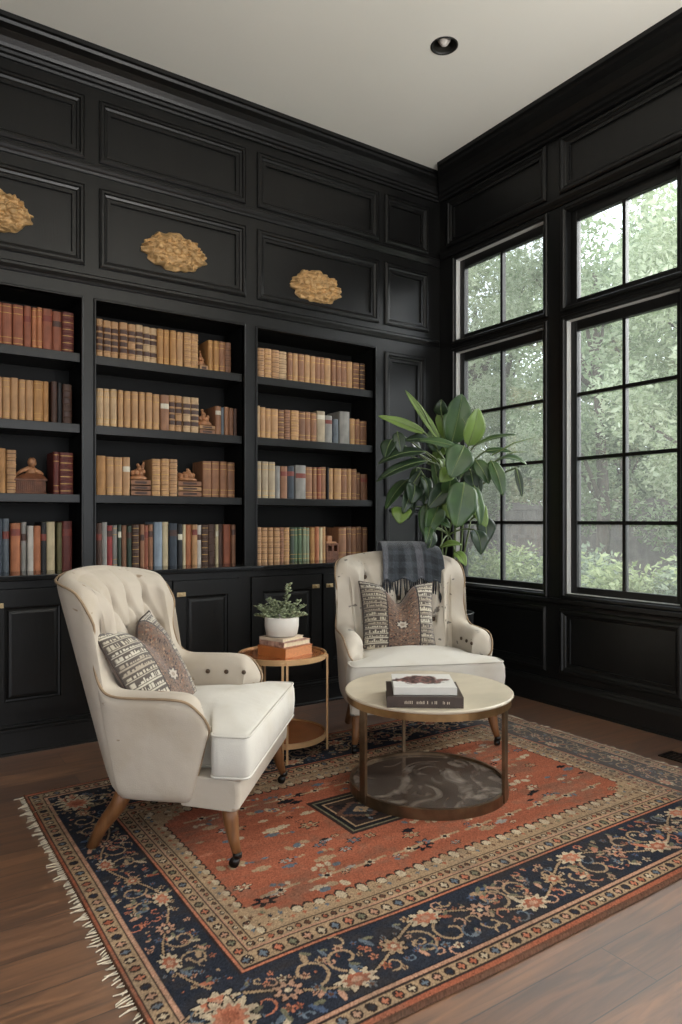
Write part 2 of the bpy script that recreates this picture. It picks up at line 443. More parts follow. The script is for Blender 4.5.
# the two walls behind the camera ---------------------------------------------
ws = MB(); faceR(ws, YR, .42, 0, H, [(-5.6, -3.6, .3, 3.2)], XL - .12, XL)
struct(ws.build('wall_left', BLACK))
wf = MB(); faceL(wf, XL - .12, .15, 0, H, [(-5.0, -2.9, .35, 3.2), (-2.6, -.5, .35, 3.2)], YR - .12, YR)
struct(wf.build('wall_front', BLACK))

# recessed light ------------------------------------------------------------------
dl = thing('recessed_downlight', 'recessed downlight with black baffle in the white ceiling', 'ceiling light', (LX, LY, H))
MB().lathe([(LR + .006, .0), (LR + .006, -.003), (LR - .002, -.005), (LR - .004, .0), (LR - .008, .004)], 40, caps=False).build('trim_ring', mat('baffle_black', (.02, .02, .018), .5), dl, smooth=True)
MB().lathe([(LR - .001, .0), (LR - .002, .03), (LR - .008, .06), (LR - .014, .10), (.0, .102)], 40, caps=False).build('baffle', mat('baffle_inner', (.028, .027, .022), .35, bump=.3, bscale=120), dl, smooth=True)
MB().lathe([(.004, -.004), (.02, .006), (.036, .03), (.042, .06), (.034, .10)], 24).build('bulb', mat('lamp_frosted', rgb(222, 216, 208), .45, vary=.3, vscale=60), dl, smooth=True)

# floor vent by the baseboard ---------------------------------------------------------
fv = thing('floor_vent', 'dark metal floor vent beside the baseboard under the window', 'vent', (-.31, -2.22, 0))
m = MB()
m.box(-.06, .06, -.16, -.148, 0, .006); m.box(-.06, .06, .148, .16, 0, .006); m.box(-.06, -.05, -.16, .16, 0, .006); m.box(.05, .06, -.16, .16, 0, .006)
m.build('vent_frame', DARKMETAL, fv)
m = MB()
for k in range(12): m.box(-.05, .05, -.142 + k * .0245, -.128 + k * .0245, .0005, .0045)
m.build('grille', DARKMETAL, fv)

# -------------------------------------------------------------------- books
BC = {}
def bookmat(key, col, rough=.6):
    g = sum(col) / 3; col = tuple((g + (c - g) * .88) * .9 for c in col)
    if key not in BC: BC[key] = mat('book_cover_' + key, col, rough, vary=.35, vscale=22, stretch=(1, 1, .45), bump=.15, bscale=90)
    return BC[key]
PAL = dict(tan=('tan', rgb(196, 146, 92)), sand=('sand-coloured', rgb(208, 170, 122)), ochre=('ochre', rgb(190, 134, 66)), rust=('rust-brown', rgb(158, 84, 50)),
           dred=('dark red', rgb(112, 44, 34)), brown=('brown', rgb(136, 90, 58)), dbrown=('dark brown', rgb(82, 52, 36)), umber=('umber', rgb(160, 108, 70)),
           black=('black', rgb(34, 32, 32)), navy=('navy', rgb(46, 58, 70)), slate=('slate-grey', rgb(96, 106, 114)), blue=('pale blue', rgb(140, 156, 170)),
           white=('off-white', rgb(206, 198, 186)), grey=('grey', rgb(150, 146, 138)), beige=('beige', rgb(184, 164, 132)), cream=('cream', rgb(214, 194, 150)),
           red=('red', rgb(160, 44, 40)), green=('green', rgb(92, 118, 84)), dgreen=('dark green', rgb(52, 68, 52)), sage=('sage-green', rgb(132, 144, 112)),
           orange=('orange-tan', rgb(190, 112, 62)), olive=('olive', rgb(112, 104, 62)))
LBL = mat('spine_label_dark', rgb(72, 42, 30), .5, vary=.4, vscale=40)
LBLR = mat('spine_label_red', rgb(124, 52, 38), .5, vary=.3, vscale=40)
GOLD = mat('spine_gilding', rgb(206, 164, 92), .4, .5, vary=.3, vscale=60)
PALEL = mat('spine_label_pale', rgb(206, 198, 178), .6, vary=.2, vscale=40)

def book_mesh(w, h, d, bands):
    mb = MB(); n = 8; r = min(.012, w * .35)
    zs = [0, h * .012, h * .988, h]; out = [0, 0, 0, 0]
    if bands:
        zs = [0]; out = [0]
        for k in range(1, bands + 1):
            z = h * (k / (bands + 1)); e = .0035
            for q, o in ((-e * 1.3, 0), (-e * .6, .0028), (e * .6, .0028), (e * 1.3, 0)): zs.append(z + q); out.append(o)
        zs.append(h); out.append(0)
    loops = []
    for z, o in zip(zs, out):
        l = []
        for k in range(n + 1):
            a = PI * k / n
            l.append((w / 2 - (w / 2 + (o if 0 < k < n else 0)) * math.cos(a) * 1.0, r - (r + o) * math.sin(a), z))
        loops.append(l)
    m = n + 1
    v = [p for l in loops for p in l]; f = []
    for i in range(len(loops) - 1):
        for j in range(m - 1): f.append((i * m + j, i * m + j + 1, (i + 1) * m + j + 1, (i + 1) * m + j))
    f.append(tuple(reversed(range(m)))); f.append(tuple((len(loops) - 1) * m + j for j in range(m)))
    mb.add(v, f)
    b = .0025
    mb.box(0, b, r, d, 0, h); mb.box(w - b, w, r, d, 0, h)
    return mb, r
def patch(mb, w, r, z0, z1, off=.0008, inset=.08):
    n = 8; l0 = []; l1 = []
    for k in range(n + 1):
        a = PI * (inset + (1 - 2 * inset) * k / n)
        x, y = w / 2 - (w / 2 + off) * math.cos(a), r - (r + off) * math.sin(a)
        l0.append((x, y, z0)); l1.append((x, y, z1))
    mb.loft([l0, l1], False, False, False)

ORD = 'first second third fourth fifth sixth seventh eighth ninth tenth eleventh twelfth thirteenth fourteenth fifteenth sixteenth seventeenth eighteenth nineteenth twentieth twenty-first twenty-second twenty-third twenty-fourth twenty-fifth twenty-sixth'.split()
BAYN = dict(L='left', M='middle', R='right'); SHN = {1: 'top shelf', 2: 'second shelf', 3: 'third shelf', 4: 'countertop row'}
SHZ = {1: 2.15, 2: 1.747, 3: 1.346, 4: .917}
KIND = {'': 'plain', 'r': 'ribbed', 'd': 'ribbed dark-panelled', 'l': 'labelled', 'g': 'gilt-lined'}
def book(x, w, h, key, row, idx, style='', lean=0, yb=.05):
    word, col = PAL[key]
    d = .17 + .03 * random.random()
    bands = 5 if style in ('r', 'd') else 0
    mb, r = book_mesh(w, h, d, bands)
    bay, sh = row[0], int(row[1])
    place = '%s of %s bookcase' % (SHN[sh], BAYN[bay])
    if bay == 'L': pos = '%s from right end' % ORD[idx[1]]
    else: pos = '%s from left' % ORD[idx[0]]
    o = mb.build('book', bookmat(key, col))
    o.location = (x, yb + .012 * random.random(), SHZ[sh] + .0005)
    o.rotation_euler = (0, lean, 0)
    tag(o, '%s %s book, %s, %s' % (word, KIND[style], pos, place), 'book', 'books on the %s' % place)
    pg = MB(); pg.box(.0026, w - .0026, r * .7, d - .006, .003, h - .005); pg.build('pages', PAGES, o)
    lb = MB(); m = None
    if style == 'd':
        for k in (1, 2, 3, 4) if random.random() < .5 else (1, 3, 4):
            q = MB(); patch(q, w, r, h * (k / 6) + .006, h * ((k + 1) / 6) - .006); q.build('spine_label', LBL, o)
    elif style == 'l':
        m = random.choice([LBL, LBLR, PALEL]); z = random.choice((.62, .7, .74)); patch(lb, w, r, h * z, h * (z + .14))
        random.random()
    elif style in ('g', 'r'):
        m = GOLD if style == 'g' else random.choice((GOLD, LBL))
        for k in (.08, .25, .42, .58, .75, .92) if style == 'r' else (.07, .2, .78, .93): patch(lb, w, r, h * k - .0016, h * k + .0016)
    if m: lb.build('spine_label', m, o)
    return o

ROWS = dict(
L1=[(-3124,17),(-3107,51),(-3053,53),(-2997,38),(-2955,25),(-2929,28),(-2899,53),(-2846,49),(-2794,63)],
L2=[(-3137,32),(-3103,39),(-3063,38),(-3022,33),(-2987,39),(-2946,50),(-2897,29),(-2852,33),(-2819,22),(-2792,50)],
L3=[(-3125,38),(-3082,47),(-2842,33),(-2808,72)],
L4=[(-3132,29),(-3103,34),(-3063,49),(-3009,27),(-2978,32),(-2946,38),(-2908,30),(-2877,44),(-2821,27),(-2794,53)],
M1=[(-2607,37),(-2566,42),(-2521,42),(-2472,47),(-2422,44),(-2375,46),(-2330,43),(-2287,45),(-2242,35),(-2202,37),(-2161,39),(-2119,41),(-2071,45),(-2024,48),(-1910,33),(-1872,38),(-1834,40),(-1793,41)],
M2=[(-2605,39),(-2563,35),(-2524,38),(-2479,31),(-2443,39),(-2400,39),(-2352,35),(-2312,40),(-2267,41),(-2222,54),(-2165,37),(-2125,42),(-2078,48),(-2027,51),(-1860,39),(-1820,24),(-1797,31),(-1766,29),(-1732,24)],
M3=[(-2605,55),(-2547,42),(-2502,48),(-2451,43),(-2275,53),(-2217,49),(-2165,51),(-1946,58),(-1884,53),(-1827,47),(-1776,51)],
M4=[(-2607,33),(-2574,32),(-2542,32),(-2510,28),(-2482,20),(-2458,29),(-2426,26),(-2397,41),(-2349,27),(-2322,27),(-2296,28),(-2263,51),(-2208,37),(-2168,51),(-2109,31),(-2078,19),(-2056,35),(-2019,37),(-1982,29),(-1953,43),(-1907,46),(-1857,20),(-1837,30),(-1803,49),(-1749,29)],
R1=[(-1559,49),(-1508,54),(-1451,55),(-1393,61),(-1327,36),(-1287,39),(-1245,46),(-1195,43),(-1148,39),(-1106,39),(-1064,36),(-1024,50),(-964,35),(-925,41),(-881,45),(-831,45),(-782,55),(-719,48)],
R2=[(-1562,20),(-1539,40),(-1496,37),(-1456,53),(-1399,45),(-1351,45),(-1303,62),(-1238,50),(-1185,43),(-1138,44),(-1091,65),(-1023,59),(-957,46),(-900,88),(-807,40),(-763,40),(-719,59)],
R3=[(-1570,40),(-1527,46),(-1477,50),(-1424,38),(-1383,51),(-1329,55),(-1267,82),(-1182,55),(-1123,30),(-1089,32),(-1054,41),(-1009,14),(-995,38),(-946,60),(-882,47),(-832,36),(-793,44),(-749,29),(-716,59)],
R4=[(-1570,41),(-1524,42),(-1477,37),(-1435,43),(-1390,29),(-1358,42),(-1310,34),(-1276,28),(-1245,26),(-1210,25),(-1182,30),(-1145,35),(-1108,31),(-1074,27),(-1045,26),(-907,68),(-836,36),(-796,44),(-749,46),(-699,43)])
STY = dict(
L1='rust:g rust:g rust:g rust:l orange:g orange:g rust:l rust:l dred:r',
L2='tan tan:g tan tan:g tan ochre:g ochre dbrown:l black dbrown:d',
L3='ochre tan:r dred:g dred:r',
L4='navy slate:l orange:l grey:l white orange black:l cream olive dred:l',
M1='tan:d tan:d tan:d tan:d tan:d sand:d sand:d sand:d ochre:g ochre:g ochre:g tan:g tan:r tan:r ochre:g ochre:g umber:g brown:r',
M2='sand:g sand:g sand:g tan:g tan:g tan:g tan:g tan:g tan:g umber:l tan:d tan:d sand:d sand:d umber:l slate umber brown dbrown',
M3='ochre tan:g tan:g tan:l tan:r tan:r tan:r umber:g umber:g umber:g brown:g',
M4='dbrown:l grey red:l grey:g dgreen:l brown dgreen:l dbrown:r umber:l rust:l umber:l blue cream navy:l black:l cream orange tan:l white:l dbrown:r dbrown:r cream:l dbrown rust brown:l',
R1='tan:r tan:r tan:r sand:r umber:g tan:g umber:g tan:g tan:g umber:g umber:g tan:g umber:g umber:g umber:g tan:g brown:r dbrown:r',
R2='sand:g tan:g tan:g tan:g brown:r umber:r tan:r brown:g umber:g umber:g beige:l grey:l slate grey tan:g umber:g brown:g',
R3='beige:g beige:g beige:g grey umber:l navy:l grey:l umber:g umber:g rust:g umber:g black tan:g tan:g umber:g tan:g umber:g brown:g brown:l',
R4='tan:r tan:r tan:r tan:r umber:r tan:r dgreen:g green:g green:g sage:g sage:g ochre:g orange cream tan:g umber:g brown:g umber:g brown:g brown:g')
TOPS = dict(L1=.232, L2=.228, L3=.24, L4=.272, M1=.222, M2=.225, M3=.228, M4=.252, R1=.198, R2=.205, R3=.225, R4=.231)
HEX = {'L4': {0: .29, 1: .29, 2: .265, 4: .25, 5: .25}, 'M4': {0: .265, 1: .27, 11: .27, 12: .27, 13: .262}, 'R2': {0: .215, 10: .22, 11: .195, 12: .175, 13: .235, 14: .19, 15: .19, 16: .18},
       'R3': {0: .245, 1: .245, 2: .245, 3: .22, 4: .22, 6: .232, 18: .19, 17: .2}, 'M1': {14: .20, 15: .2, 16: .2, 17: .2}, 'M2': {14: .185, 15: .18, 16: .185, 17: .18, 18: .18}, 'L2': {7: .235, 9: .225}}
for row, lst in ROWS.items():
    st = STY[row].split(); n = len(lst)
    for i, (x, w) in enumerate(lst):
        if i + 1 < n: w = min(w, lst[i + 1][0] - x - 1)
        x1 = (-2.712 if row[0] == 'L' else -1.697 if row[0] == 'M' else -.639) * 1000
        w = min(w, x1 - x)
        k, _, s = st[i].partition(':')
        h = HEX.get(row, {}).get(i, TOPS[row] * (1 + .03 * (random.random() - .5)))
        if row == 'R1': h *= 1.0 + .0 * i
        book(x / 1000, w / 1000, h, k, row, (i, n - 1 - i), s)

# ornaments between the books: flat stacks with carved pieces on top ---------------------
CARVE = mat('carved_wood', rgb(186, 132, 92), .55, vary=.45, vscale=30, bump=.5, bscale=50)
CARVED = mat('carved_dark_wood', rgb(120, 72, 46), .5, vary=.45, vscale=26, bump=.4, bscale=60)
def flat_book(x0, x1, z, h, key, label, grp):
    word, col = PAL[key]; w = x1 - x0; d = .15
    o = MB().box(0, w, 0, d, 0, .003).box(0, w, 0, d, h - .003, h).box(0, w, 0, .003, 0, h).build('flat_book', bookmat(key, col))
    o.location = (x0, .055 + .01 * random.random(), z)
    MB().box(.004, w - .004, .003, d - .005, .003, h - .003).build('pages', PAGES, o)
    m = MB(); m.box(w * .2, w * .8, -.0008, 0, h * .3, h * .7); m.build('spine_label', LBL, o)
    return tag(o, label, 'book', grp)
def carving(x, z, w, h, label, m, seed, spire=0):
    o = thing('carved_ornament', label, 'ornament', (x, .11, z))
    rg = random.Random(seed)
    b = MB(); b.lathe([(w * .42, 0), (w * .46, h * .08), (w * .40, h * .18), (w * .3, h * .26)], 14); b.build('ornament_base', m, o, smooth=True)
    c = MB()
    for k in range(9):
        a = 2 * PI * k / 9; r = w * .26 * (.7 + .5 * rg.random())
        c.ball((r * math.cos(a), r * math.sin(a) * .8, h * (.3 + .2 * rg.random())), w * .13, 8, (1, 1, 1.1))
    for k in range(4):
        c.ball((w * .2 * (rg.random() - .5), w * .15 * (rg.random() - .5), h * (.5 + .12 * k)), w * (.15 - .022 * k), 8, (1, .9, 1.1))
    if spire: c.tube([(w * .18, 0, h * .3), (w * .24, 0, h * .8), (w * .3, 0, h * 1.05)], [w * .14, w * .09, w * .04], 8)
    c.build('figure', m, o, smooth=True)
    return o
g = 'flat books stacked on the third shelf'
z = 1.3465
for i, (hh, k) in enumerate(((.034, 'umber'), (.03, 'brown'), (.034, 'umber'))):
    flat_book(-2.402, -2.282, z, hh - .001, k, '%s brown book lying flat under the spired carving, middle bookcase third shelf' % ('lowest', 'second', 'topmost')[i], g); z += hh
carving(-2.345, z, .12, .105, 'carved tan ornament with a spire on flat books, middle bookcase third shelf', CARVE, 3, 1)
z = 1.3465
for i, (hh, k) in enumerate(((.036, 'umber'), (.03, 'tan'), (.034, 'umber'))):
    flat_book(-2.108, -1.955, z, hh - .001, k, '%s brown book lying flat under the rounded carving, middle bookcase third shelf' % ('lowest', 'second', 'topmost')[i], g); z += hh
carving(-2.035, z, .145, .08, 'carved tan ornament of rounded knobs on flat books, middle bookcase third shelf', CARVE, 5)
z = 1.7475
for i, (hh, k) in enumerate(((.032, 'umber'), (.026, 'tan'))):
    flat_book(-1.968, -1.864, z, hh - .001, k, '%s tan book lying flat on second shelf of middle bookcase' % ('lower', 'upper')[i], 'flat books stacked on the second shelf'); z += hh
carving(-1.92, z, .115, .115, 'carved tan house-shaped ornament on flat books, middle bookcase second shelf', CARVE, 8)
z = 2.1505
flat_book(-1.968, -1.914, z, .035, 'tan', 'small tan book lying flat on top shelf of middle bookcase', 'flat books on the top shelf')
carving(-1.942, z + .036, .07, .11, 'small carved tan ornament on a flat book, middle bookcase top shelf', CARVE, 9)
# casket with a small figure, left bookcase
cs = thing('wooden_casket', 'brown ribbed wooden casket with a seated figure on its lid, left bookcase third shelf', 'ornament', (-2.96, .12, 1.346))
m = MB(); m.box(-.082, .082, -.06, .06, 0, .008); m.box(-.076, .076, -.055, .055, .008, .072)
for k in range(15): m.box(-.074 + k * .0105, -.069 + k * .0105, -.058, -.054, .01, .068)
m.build('box', CARVED, cs, bevel=.002)
m = MB(); m.loft([[(-.086, -.062, .072), (.086, -.062, .072), (.086, .062, .072), (-.086, .062, .072)], [(-.086, -.062, .082), (.086, -.062, .082), (.086, .062, .082), (-.086, .062, .082)], [(-.03, -.03, .115), (.062, -.03, .115), (.062, .03, .115), (-.03, .03, .115)]]); m.build('lid', CARVED, cs, bevel=.002)
m = MB(); m.tube([(.01, 0, .112), (.012, 0, .135), (.014, 0, .155)], [.03, .026, .012], 10); m.ball((.016, 0, .178), .027, 12, (.9, .9, 1.1)); m.tube([(.0, -.01, .145), (-.04, -.012, .128), (-.075, -.012, .10)], [.013, .011, .007], 8); m.tube([(.02, -.01, .14), (.055, -.012, .12), (.07, -.012, .108)], [.013, .012, .01], 8)
m.build('figure', CARVE, cs, smooth=True)
# little wooden house box, right bookcase lowest row
hb = thing('wooden_box', 'brown wooden box with two square openings on countertop in right bookcase', 'box', (-.963, .11, .917))
m = MB(); faceL(m, -.052, .052, 0, .115, [(-.038, -.008, .06, .1), (.012, .04, .06, .1)], -.05, -.04)
m.box(-.052, .052, .03, .05, 0, .115); m.box(-.052, -.046, -.04, .03, 0, .115); m.box(.046, .052, -.04, .03, 0, .115); m.box(-.052, .052, -.04, .03, 0, .05)
m.build('box', CARVED, hb, bevel=.0015)
MB().box(-.058, .03, -.056, .055, .115, .128).box(-.03, .01, -.03, .03, .128, .17).build('lid', CARVE, hb, bevel=.003)

# gilt carved plaques ---------------------------------------------------------------
def plaque(x, z, label, seed, w=.20, h=.112):
    rg = np.random.default_rng(seed)
    o = thing('carved_plaque', label, 'wall ornament', (x, .012, z), 0, 'gilt plaques on the upper panels')
    n, m = 168, 44
    bumps = [(rg.uniform(-.9, .9), rg.uniform(-.85, .85), rg.uniform(.045, .10), rg.uniform(.35, 1)) for _ in range(170)]
    mb = MB(); loops = []
    for j in range(m + 1):
        q = j / m; l = []
        for i in range(n):
            a = 2 * PI * i / n
            lob = .97 + .10 * abs(math.sin(a * 5 + .4)) + .03 * math.sin(3 * a + seed) + .025 * math.sin(21 * a + seed) + .02 * math.sin(13 * a)
            ca = math.cos(a); sa = math.sin(a)
            ex = math.copysign(abs(ca) ** .95, ca); ez = math.copysign(abs(sa) ** 1.45, sa)
            X, Z = ex * q * lob, ez * q * lob
            hgt = .035 * (1 - q ** 3) + .006
            for bx, bz, br, bh in bumps:
                dd = ((X - bx) / br) ** 2 + ((Z - bz) / br) ** 2
                if dd < 1: hgt = max(hgt, .020 + .028 * bh * (1 - dd) ** .5 + .018 * (1 - q ** 2)) if q < .97 else hgt
            hgt += .006 * math.sin(a * 9 + q * 14) * q
            if j == m: hgt = .002
            l.append((X * w, -max(hgt, .002), Z * h))
        loops.append(l)
    loops[0] = [(0, loops[0][0][1], 0)] * n
    mb.loft(loops, True, False, False)
    bk = [(p[0], .006, p[2]) for p in loops[-1]]
    mb.loft([loops[-1], bk], True, False, True)
    mb.build('relief', GILT, o, smooth=True)
    c = MB()
    for k in range(5):
        t = -1 + k * .5; c.ball((t * w * .5, -.045, .01 * math.cos(k * 2)), .02, 10, (1.2, .8, 1))
    c.build('boss', GILT, o, smooth=True)
plaque(-3.165, 2.855, 'gilt carved plaque on the leftmost upper panel, partly outside the photo', 4)
plaque(-2.152, 2.838, 'gilt carved plaque above the middle bookcase', 9)
plaque(-1.132, 2.812, 'gilt carved plaque above the right bookcase, nearest the windows', 15)

# ----------------------------------------------------------------------- rug
def paint_attr(me, cols):
    ca = me.color_attributes.new('pattern', 'FLOAT_COLOR', 'POINT')
    a = np.ones((cols.shape[0], 4), np.float32); a[:, :3] = cols
    ca.data.foreach_set('color', a.ravel())
def grid_mesh(name, P, nx, ny, cols, material, parent=None, smooth=True):
    """P (ny,nx,3) array of points"""
    me = bpy.data.meshes.new(name)
    idx = np.arange(nx * ny).reshape(ny, nx)
    f = np.stack([idx[:-1, :-1], idx[:-1, 1:], idx[1:, 1:], idx[1:, :-1]], -1).reshape(-1, 4)
    me.vertices.add(nx * ny); me.vertices.foreach_set('co', P.reshape(-1).astype(np.float32))
    me.loops.add(f.size); me.loops.foreach_set('vertex_index', f.ravel().astype(np.int32))
    me.polygons.add(len(f)); me.polygons.foreach_set('loop_start', (np.arange(len(f)) * 4).astype(np.int32))
    me.polygons.foreach_set('use_smooth', np.ones(len(f), bool) if smooth else np.zeros(len(f), bool))
    me.update(calc_edges=True); me.validate()
    paint_attr(me, cols.reshape(-1, 3)); me.materials.append(material)
    o = bpy.data.objects.new(name, me); COL.objects.link(o)
    if parent is not None: o.parent = parent
    return o
def vnoise(nx, ny, sx, sy, seed):
    r = np.random.default_rng(seed); gx, gy = int(nx / sx) + 3, int(ny / sy) + 3
    g = r.random((gy, gx)); x = np.arange(nx) / sx; y = np.arange(ny) / sy
    x0 = x.astype(int); y0 = y.astype(int); fx = x - x0; fy = (y - y0)[:, None]
    fx = fx * fx * (3 - 2 * fx); fy = fy * fy * (3 - 2 * fy)
    a = g[np.ix_(y0, x0)]; b = g[np.ix_(y0, x0 + 1)]; c = g[np.ix_(y0 + 1, x0)]; d = g[np.ix_(y0 + 1, x0 + 1)]
    return (a * (1 - fx) + b * fx) * (1 - fy) + (c * (1 - fx) + d * fx) * fy

RX0, RX1, RY0, RY1 = -3.145, -.475, -2.805, -.836
RW, RH = RX1 - RX0, RY1 - RY0
STEP = .0042
nx, ny = int(RW / STEP), int(RH / STEP)
CR = {k: np.array(rgb(*v)) for k, v in dict(navy=(40, 44, 55), ink=(26, 24, 30), rust=(164, 84, 48), coral=(186, 104, 66), pink=(184, 132, 100), cream=(188, 166, 132), sand=(166, 134, 96), brown=(100, 64, 44), dk=(52, 38, 34), slate=(92, 104, 116), olive=(112, 108, 82), blue=(70, 86, 114), grey=(150, 146, 138)).items()}
class Canvas:
    def __init__(s, nx, ny, w, h): s.nx, s.ny, s.w, s.h = nx, ny, w, h; s.a = np.zeros((ny, nx, 3)); s.kx = nx / w; s.ky = ny / h
    def win(s, x0, x1, y0, y1):
        i0, i1 = max(0, int(x0 * s.kx)), min(s.nx, int(x1 * s.kx) + 2); j0, j1 = max(0, int(y0 * s.ky)), min(s.ny, int(y1 * s.ky) + 2)
        if i1 <= i0 or j1 <= j0: return None
        X, Y = np.meshgrid((np.arange(i0, i1) + .5) / s.kx, (np.arange(j0, j1) + .5) / s.ky)
        return (slice(j0, j1), slice(i0, i1)), X, Y
    def rect(s, x0, x1, y0, y1, c):
        q = s.win(x0, x1, y0, y1)
        if q: m = (q[1] >= x0) & (q[1] < x1) & (q[2] >= y0) & (q[2] < y1); s.a[q[0]][m] = c
    def ell(s, x, y, rx, ry, ang, c, petals=0, amp=.25):
        R = max(rx, ry) * (1 + amp); q = s.win(x - R, x + R, y - R, y + R)
        if not q: return
        dx, dy = q[1] - x, q[2] - y; ca, sa = math.cos(ang), math.sin(ang)
        u, v = (dx * ca + dy * sa) / rx, (-dx * sa + dy * ca) / ry
        r = np.hypot(u, v)
        lim = 1.0
        if petals: lim = 1 - amp / 2 + amp / 2 * np.cos(np.arctan2(v, u) * petals)
        s.a[q[0]][r < lim] = c
    def line(s, pts, w, c):
        pts = [np.array(p, float) for p in pts]
        for a, b in zip(pts[:-1], pts[1:]):
            q = s.win(min(a[0], b[0]) - w, max(a[0], b[0]) + w, min(a[1], b[1]) - w, max(a[1], b[1]) + w)
            if not q: continue
            d = b - a; L = max(1e-9, d @ d); t = np.clip(((q[1] - a[0]) * d[0] + (q[2] - a[1]) * d[1]) / L, 0, 1)
            s.a[q[0]][np.hypot(q[1] - a[0] - t * d[0], q[2] - a[1] - t * d[1]) < w / 2] = c
    def frame(s, l, b, c): s.rect(l, s.w - l, b, s.h - b, c)
cv = Canvas(nx, ny, RW, RH)
rr = random.Random(5)
# bands: (inset at the two ends, inset at the long sides, colour)
for l, b, c in ((0, 0, 'brown'), (.010, .018, 'rust'), (.016, .034, 'dk'), (.022, .042, 'sand'), (.066, .086, 'dk'), (.072, .094, 'pink'), (.082, .104, 'ink'), (.086, .108, 'navy'),
                (.262, .352, 'dk'), (.268, .358, 'coral'), (.276, .368, 'dk'), (.282, .374, 'sand'), (.318, .428, 'dk'), (.323, .434, 'pink'), (.330, .443, 'sand'), (.352, .474, 'dk'), (.356, .478, 'sand'), (.40, .54, 'rust')):
    cv.frame(l, b, CR[c])
def sides(fn_front, l, b, step_l, step_b):
    """call fn(point mapper, length) for the four sides; t runs across the band"""
def dots_band(l0, l1, b0, b1, step, cols, kind='diamond'):
    y = (b0 + b1) / 2; n = int((RW - 2 * l0) / step)
    for k in range(n):
        x = l0 + (k + .5) * (RW - 2 * l0) / n; c = CR[cols[k % len(cols)]]
        for yy in (y, RH - y):
            cv.ell(x, yy, step * .36, (b1 - b0) * .42, 0, CR['dk']); cv.ell(x, yy, step * .28, (b1 - b0) * .34, 0, c, 4, .5)
    x = (l0 + l1) / 2; n = int((RH - 2 * b0) / step)
    for k in range(n):
        yy = b0 + (k + .5) * (RH - 2 * b0) / n; c = CR[cols[(k + 1) % len(cols)]]
        for xx in (x, RW - x):
            cv.ell(xx, yy, (l1 - l0) * .42, step * .36, 0, CR['dk']); cv.ell(xx, yy, (l1 - l0) * .34, step * .28, 0, c, 4, .5)
dots_band(.024, .064, .044, .084, .042, ['rust', 'cream', 'slate', 'pink', 'navy', 'coral'])
dots_band(.284, .317, .376, .426, .046, ['cream', 'slate', 'coral', 'olive', 'pink'])
dots_band(.332, .351, .445, .472, .03, ['brown', 'cream', 'rust'])
# scalloped inner edge of the field
n = int(RW / .04)
for k in range(n):
    x = .38 + k * .04
    if x > RW - .38: break
    for y, sg in ((.54, 1), (RH - .54, -1)):
        dpt = .012 + .012 * rr.random()
        cv.ell(x, y, .019, dpt + .006, 0, CR['dk']); cv.ell(x, y - sg * .004, .017, dpt, 0, CR['sand' if k % 2 else 'cream'])
        cv.ell(x + .01, y - sg * .030, .010, .009, 0, CR[rr.choice(['slate', 'rust', 'brown', 'olive'])], 4, .5)
n = int(RH / .04)
for k in range(n):
    y = .5 + k * .04
    if y > RH - .5: break
    for x, sg in ((.40, 1), (RW - .40, -1)):
        cv.ell(x, y, .014, .019, 0, CR['dk']); cv.ell(x - sg * .004, y, .011, .017, 0, CR['sand' if k % 2 else 'cream'])
        cv.ell(x - sg * .022, y + .01, .009, .010, 0, CR[rr.choice(['slate', 'rust', 'brown'])], 4, .5)
# stepped corners of the field
for cx, sx in ((.40, 1), (RW - .40, -1)):
    for cy, sy in ((.54, 1), (RH - .54, -1)):
        for k in range(4):
            x0, x1 = sorted((cx - sx * .01, cx + sx * (.12 - .03 * k))); y0, y1 = sorted((cy + sy * (.022 * k - .01), cy + sy * (.022 * k + .022)))
            cv.rect(x0, x1, y0, y1, CR['sand'])
        for k in range(5):
            a = rr.random(); bb = rr.random() * (1 - a)
            cv.ell(cx + sx * a * .10, cy + sy * bb * .08, .012, .009, rr.random() * 3, CR[rr.choice(['slate', 'rust', 'olive', 'brown', 'navy', 'cream'])], 5, .5)
def rosette(x, y, r, c1, c2, c3, p=8):
    cv.ell(x, y, r * 1.08, r * 1.08, 0, CR['ink'], p, .35); cv.ell(x, y, r, r, 0, CR[c1], p, .4); cv.ell(x, y, r * .62, r * .62, 0, CR[c2], p, .3); cv.ell(x, y, r * .28, r * .28, 0, CR[c3])
def spiral(px, x, y, r, a0, turns, w, c):
    pts = []
    for k in range(26):
        q = k / 25; a = a0 + turns * 2 * PI * q; rad = r * (1 - .72 * q); pts.append(px(x + rad * math.cos(a), y + rad * math.sin(a)))
    cv.line(pts, w, CR[c])
